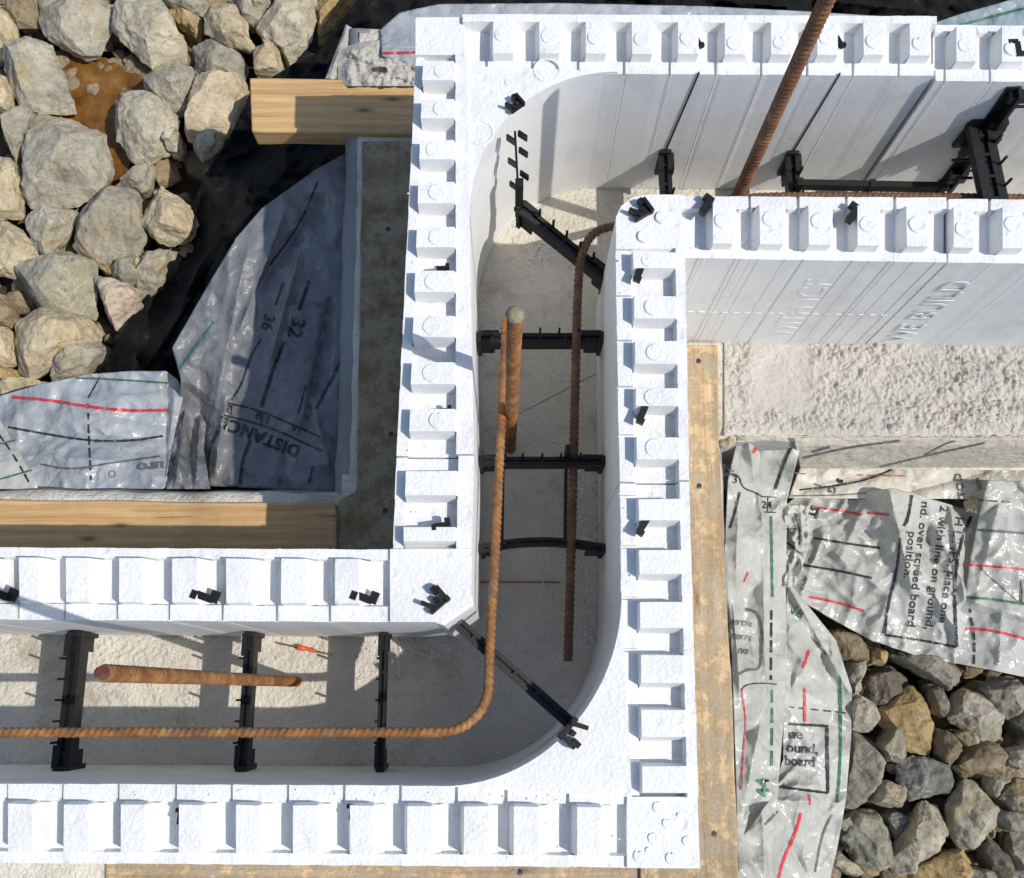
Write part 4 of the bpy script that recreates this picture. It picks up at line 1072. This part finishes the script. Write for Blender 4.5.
for L in (
 ('big pale grey stone at the top edge above the orange puddle', 'grey', zl([(165, 0), (300, -40), (435, 0), (455, 35), (430, 110), (395, 190), (325, 212), (250, 180), (185, 140), (163, 90)], 0, 0)),
 ('long pale slab leaning down to the right beside the puddle', 'pale', zl([(480, 0), (560, -30), (640, 0), (680, 90), (745, 190), (740, 260), (600, 270), (520, 200), (455, 115), (465, 60)], 0, 0)),
 ('grey stone with white streaks left of the orange puddle', 'grey', zl([(20, 210), (130, 158), (200, 190), (240, 290), (290, 430), (200, 445), (100, 430), (50, 380), (15, 270)], 0, 0)),
 ('largest rounded grey stone, just below the orange puddle', 'grey', zl([(160, 450), (230, 460), (290, 490), (360, 495), (430, 545), (462, 630), (430, 700), (370, 750), (320, 830), (150, 840), (95, 770), (110, 600), (110, 500)], 0, 0)),
 ('grey stone tucked behind the left side of the largest rounded stone', 'grey', zl([(20, 440), (150, 435), (120, 500), (105, 580), (65, 640), (30, 560)], 0, 0)),
 ('blocky pale stone right below the puddle with a dark left side', 'pale', zl([(455, 420), (560, 375), (640, 400), (715, 490), (660, 600), (560, 672), (500, 580), (440, 530)], 0, 0)),
 ('medium grey stone touching the lower end of the long slab', 'grey', zl([(570, 315), (640, 250), (750, 260), (775, 310), (740, 400), (715, 462), (640, 410), (580, 350)], 0, 0)),
 ('large cream stone with a smooth face left of the clean lumber', 'cream', zl([(820, 250), (930, 270), (980, 350), (990, 440), (930, 520), (850, 530), (770, 570), (745, 520), (760, 430), (790, 330)], 0, 0)),
 ('grey stone half hidden behind the large cream stone', 'grey', zl([(755, 200), (850, 165), (930, 190), (985, 270), (970, 340), (900, 260), (830, 250), (780, 300)], 0, 0)),
 ('pointed yellowish stone near the top, right of the long slab', 'cream', zl([(840, 20), (900, 60), (960, 30), (1010, 200), (920, 190), (830, 140), (820, 70)], 0, 0)),
 ('flat grey stone cut by the top edge right of the long slab', 'grey', zl([(640, 0), (740, -30), (830, 0), (830, 50), (740, 60), (680, 30)], 0, 0)),
 ('small ochre stone under the flat top edge stone', 'ochre', zl([(655, 40), (720, 50), (800, 80), (790, 140), (720, 110)], 0, 0)),
 ('grey stone at the top edge left of the tall square grey stone', 'grey', zl([(930, -20), (1040, -20), (1050, 90), (980, 85)], 0, 0)),
 ('cream stone at the upper left corner of the photo', 'cream', zl([(-40, 0), (20, 10), (80, 160), (50, 200), (-40, 230)], 0, 0)),
 ('dull brownish stone at the top edge next to the corner stone', 'brown', zl([(30, -20), (150, -20), (150, 90), (80, 110), (30, 40)], 0, 0)),
 ('small tan stone at the left edge beside the streaked stone', 'cream', zl([(-50, 290), (30, 310), (45, 400), (20, 430), (-50, 420)], 0, 0)),
 ('pale cream stone at the left edge beside the largest rounded stone', 'cream', zl([(-60, 645), (50, 640), (85, 720), (75, 850), (-60, 880)], 0, 0)),
 ('grey stone with cracks touching the shadow edge, below the blocky pale stone', 'grey', [(95, 187), (120, 186), (139, 197), (141, 235), (130, 257), (105, 267), (82, 252), (67, 235), (78, 205)]),
 ('striped tan stone half covered by the slanting shadow', 'cream', [(143, 195), (158, 185), (193, 206), (195, 222), (188, 236), (172, 250), (160, 243), (143, 222)]),
 ('flat thin grey stone between the blocky pale stone and the shadow', 'grey', [(118, 185), (152, 167), (150, 185), (140, 192)]),
 ('small grey stone at the foot of the large cream stone', 'grey', [(195, 147), (210, 132), (222, 131), (218, 150), (203, 163)]),
 ('tiny light pebble between the blocky stone and the large cream stone', 'pale', [(167, 140), (172, 131), (179, 135), (176, 150), (169, 150)]),
 ('grey stone directly below the largest rounded stone', 'grey', [(35, 213), (75, 211), (70, 230), (48, 255), (32, 242), (29, 225)]),
 ('broad cream stone at the left edge above the veined green stone', 'cream', [(-14, 214), (10, 225), (25, 235), (39, 257), (12, 274), (-14, 270)]),
 ('dark greenish stone with white veins', 'green', [(19, 270), (62, 248), (95, 265), (93, 288), (96, 320), (48, 316), (28, 292)]),
 ('large yellowish stone below the veined green stone', 'cream', [(14, 320), (30, 306), (45, 318), (92, 322), (105, 330), (97, 340), (52, 360), (33, 379), (17, 367)]),
 ('almost white smooth stone touching the shadow edge', 'pink', [(97, 281), (115, 286), (132, 286), (139, 300), (117, 330), (107, 315)]),
 ('small ochre stone above the almost white stone', 'ochre', [(103, 270), (130, 258), (145, 260), (140, 275), (118, 282)]),
 ('jagged grey stone half in shadow, right of the ochre stone', 'grey', [(149, 255), (175, 250), (172, 268), (160, 285), (140, 298), (137, 283)]),
 ('grey stone against the bulging fabric', 'grey', [(49, 367), (65, 353), (95, 340), (101, 353), (80, 373), (55, 380)]),
 ('rounded cream stone at the left edge below the brown one', 'cream', [(-15, 322), (4, 326), (10, 335), (13, 362), (-15, 364)]),
 ('ochre stone at the left edge just above the fabric', 'ochre', [(-15, 363), (13, 368), (25, 380), (0, 388), (-15, 388)]),
 ('flat tan stone wedged along the top of the bulging fabric', 'cream', [(-10, 392), (25, 381), (47, 382), (20, 395), (-10, 404)]),
 ('small brown stone at the left edge left of the yellowish stone', 'brown', [(-12, 294), (6, 296), (15, 314), (8, 325), (-12, 322)]),
 ('tall square grey stone at the top, left of the black fabric', 'pale', [(256, 28), (276, -4), (314, -4), (314, 38), (298, 50), (271, 47)]),
 ('small cream block standing above the end of the clean lumber', 'cream', [(258, 52), (278, 50), (281, 76), (257, 76)]),
 ('small grey stone at the top edge left of the tall square stone', 'grey', [(254, -5), (268, -5), (264, 15), (254, 22)]),
 ('wet ochre stone at the top edge beside the black fabric', 'ochre', [(316, -4), (356, -4), (335, 20), (318, 38)]),
 ('thin pale splinter of stone above the clean lumber', 'pale', [(282, 52), (304, 50), (290, 66)]),
 ('small dark stone in the shadow above the veined green stone', 'green', [(120, 262), (134, 258), (138, 276), (126, 284), (116, 276)]),
): stone(*L, GL, zc=(-.262 if 'hidden' in L[0] or 'tucked' in L[0] or 'ochre' in L[0] or 'thin' in L[0] else -.272)-(.03 if 'hidden' in L[0] or 'tucked' in L[0] or 'ochre' in L[0] or 'thin' in L[0] else 0))
Q = (768, 658)
for L in (
 ('dark blocky stone in the shade at the top, right of the twisted fabric', 'dark', zl([(370, 130), (400, 70), (490, 30), (560, 90), (540, 170), (420, 190), (375, 170)], *Q)),
 ('bright yellow ochre stone, the most colourful of the lower right pile', 'ochre', zl([(545, 180), (570, 130), (610, 150), (630, 220), (655, 280), (640, 380), (560, 370), (540, 310), (450, 260), (440, 210)], *Q)),
 ('long flat grey stone lying under the edge of the instruction sheet', 'grey', zl([(490, -10), (580, -15), (770, 50), (765, 110), (720, 120), (640, 60)], *Q)),
 ('large grey stone with a square dark corner, upper right of the pile', 'grey', zl([(715, 230), (760, 150), (800, 110), (850, 140), (870, 170), (940, 240), (930, 320), (880, 340), (740, 270)], *Q)),
 ('tan stone leaning on the large grey stone near the right edge', 'grey', zl([(860, 130), (900, 70), (980, 80), (1022, 160), (1000, 220), (950, 240), (880, 170)], *Q)),
 ('rough brownish stone below the large square cornered stone', 'brown', zl([(740, 430), (830, 325), (910, 350), (950, 430), (900, 470), (800, 475)], *Q)),
 ('small pitted brown stone right of the yellow stone', 'brown', zl([(660, 280), (720, 290), (765, 370), (720, 430), (670, 380), (655, 330)], *Q)),
 ('dark slate coloured stone with fine white lines in the middle of the pile', 'slate', zl([(520, 440), (580, 390), (710, 430), (745, 490), (700, 550), (570, 570), (530, 520)], *Q)),
 ('small wedge shaped green grey stone under the yellow stone', 'green', zl([(440, 350), (485, 275), (550, 345), (545, 420), (480, 400)], *Q)),
 ('big pitted grey stone hugging the twisted fabric', 'grey', zl([(335, 300), (420, 340), (460, 420), (430, 480), (380, 570), (340, 610), (300, 590), (320, 430)], *Q)),
 ('small white grey block below the big pitted stone', 'pale', zl([(410, 520), (460, 495), (535, 515), (530, 590), (390, 570)], *Q)),
 ('tall pale stone with a rounded top on the right of the pile', 'pale', zl([(720, 590), (780, 490), (850, 520), (900, 590), (895, 660), (820, 760), (760, 750), (725, 680)], *Q)),
 ('long pale upright stone reaching the bottom edge of the photo', 'pale', zl([(570, 650), (620, 580), (700, 590), (718, 640), (690, 730), (620, 790), (560, 870), (500, 870), (510, 770)], *Q)),
 ('broad dark olive stone at the bottom beside the twisted fabric', 'green', zl([(285, 690), (340, 610), (430, 620), (490, 720), (515, 820), (440, 850), (330, 800)], *Q)),
 ('brown stone on the bottom edge of the photo', 'ochre', zl([(590, 840), (690, 780), (790, 770), (820, 810), (790, 900), (585, 900)], *Q)),
 ('narrow dark stone slanting to the bottom edge', 'dark', zl([(830, 740), (880, 700), (940, 800), (965, 890), (920, 890), (850, 800)], *Q)),
 ('ribbed grey stone in the lower right corner', 'grey', zl([(945, 790), (970, 700), (1040, 690), (1060, 878), (970, 885)], *Q)),
 ('smooth brown grey stone at the right edge, middle of the pile', 'brown', zl([(900, 560), (990, 490), (1040, 500), (1040, 600), (950, 610)], *Q)),
 ('pale stone at the right edge next to the rough brownish stone', 'grey', zl([(940, 370), (1040, 345), (1040, 420), (960, 450), (940, 410)], *Q)),
 ('dark stone in the shadow at the right edge, upper part of the pile', 'dark', zl([(950, 240), (1040, 180), (1040, 340), (970, 280)], *Q)),
 ('flat speckled stone at the right edge under the smooth brown grey stone', 'grey', zl([(900, 610), (960, 620), (1040, 620), (1040, 690), (940, 680), (900, 650)], *Q)),
 ('small stone wedged above the tall pale stone', 'green', zl([(860, 470), (920, 465), (955, 490), (900, 550), (860, 530)], *Q)),
 ('small round tan stone beside the pitted brown stone', 'cream', zl([(750, 310), (780, 290), (835, 320), (780, 350)], *Q)),
 ('thin bone shaped pale stone at the bottom left of the pile', 'pale', zl([(240, 770), (350, 830), (380, 860), (330, 865), (250, 815)], *Q)),
 ('white grey stone partly under the curled fabric edge', 'pale', zl([(330, 130), (410, 190), (440, 240), (400, 290), (330, 285)], *Q)),
 ('grey stone below the fabric twist, left of the dark blocky stone', 'grey', zl([(290, 20), (370, 10), (360, 100), (345, 160), (285, 60)], *Q)),
 ('small pale stone against the fabric above the broad olive stone', 'pale', zl([(270, 640), (350, 620), (320, 690), (280, 680)], *Q)),
 ('small grey stone on the bottom edge between brown and slanting stones', 'grey', zl([(800, 840), (880, 850), (900, 890), (795, 890)], *Q)),
 ('tiny pebble right of the big pitted stone, upper one', 'pale', zl([(450, 375), (475, 362), (490, 385), (475, 408), (455, 400)], *Q)),
 ('pebble right of the big pitted stone, lower one', 'pale', zl([(470, 425), (500, 412), (517, 435), (500, 462), (475, 452)], *Q)),
 ('upright dark stone between the yellow and the large grey stones', 'dark', zl([(640, 110), (710, 120), (690, 230), (650, 210)], *Q)),
 ('dark shaded stone between the broad olive and the long upright stones', 'slate', zl([(450, 630), (500, 610), (560, 650), (540, 690), (500, 710)], *Q)),
 ('brown grey stone under the fold left below the instruction sheet', 'brown', [(825, 632), (843, 630), (865, 642), (868, 662), (833, 660)]),
 ('small yellow stone next to the brown grey stone under the sheet', 'ochre', [(868, 648), (883, 652), (884, 664), (870, 664)]),
 ('white pebble at the top of the hanging strip, nearest the board', 'pale', [(722, 436), (732, 434), (735, 443), (726, 448), (721, 444)]),
 ('small white stone right of the topmost white pebble', 'pale', [(733, 432), (744, 431), (748, 438), (738, 440)]),
 ('small tan stone beside the corner of the instruction sheet', 'cream', [(968, 498), (981, 500), (979, 514), (966, 512)]),
): stone(*L, GR, zc=(-.01 if 'white pebble at the top' in L[0] or 'small white stone right' in L[0] else -.14 if 'corner of the instr' in L[0] else -.25 if ('shadow' in L[0] or 'shade' in L[0] or 'pebble' in L[0]) else -.228), th=(.014 if 'white pebble at' in L[0] or 'white stone right' in L[0] else .03 if 'corner of the instr' in L[0] or 'pebble' in L[0] else .08))
# smaller stone filling the gaps beneath
bm = bmesh.new(); r = random.Random(77)
def spot():
    k = r.random()
    if k < .5: return r.uniform(-170, 330), r.uniform(-150, 400)
    return r.uniform(800, 1180), r.uniform(640, 1010)
for k in range(1050):
    px, py = spot(); s = r.choice((r.uniform(9, 22), r.uniform(4, 9))); n_ = r.randint(5, 7); a0 = r.random()*6
    wet = 45 < px < 150 and 40 < py < 185
    if wet and k % 3: continue
    outl = [(px+s*math.cos(a0+6.283*i/n_)*r.uniform(.6, 1.1), py+s*math.sin(a0+6.283*i/n_)*r.uniform(.6, 1.1)) for i in range(n_)]
    b2 = rock_bm(outl, -.335 if wet else r.uniform(-.36, -.32)+(.03 if px > 700 else 0), .05 if s > 9 else .025, 1000+k, 2); me_ = bpy.data.meshes.new('tmp'); b2.to_mesh(me_); b2.free(); bm.from_mesh(me_); bpy.data.meshes.remove(me_)
for k in range(16):
    px, py = r.uniform(62, 138), r.uniform(58, 128); s = r.uniform(5, 15); n_ = 6; a0 = r.random()*6
    outl = [(px+s*math.cos(a0+6.283*i/n_)*r.uniform(.6, 1.1), py+s*math.sin(a0+6.283*i/n_)*r.uniform(.6, 1.1)) for i in range(n_)]
    b2 = rock_bm(outl, -.328, .032, 3000+k, 2); me_ = bpy.data.meshes.new('tmp'); b2.to_mesh(me_); b2.free(); bm.from_mesh(me_); bpy.data.meshes.remove(me_)
o = tag(obj('gravel', bm, ROCK, smooth=24), 'smaller broken stone filling the gaps under the big stones', 'gravel', kind='stuff'); o.color = (.30, .24, .16, 1)
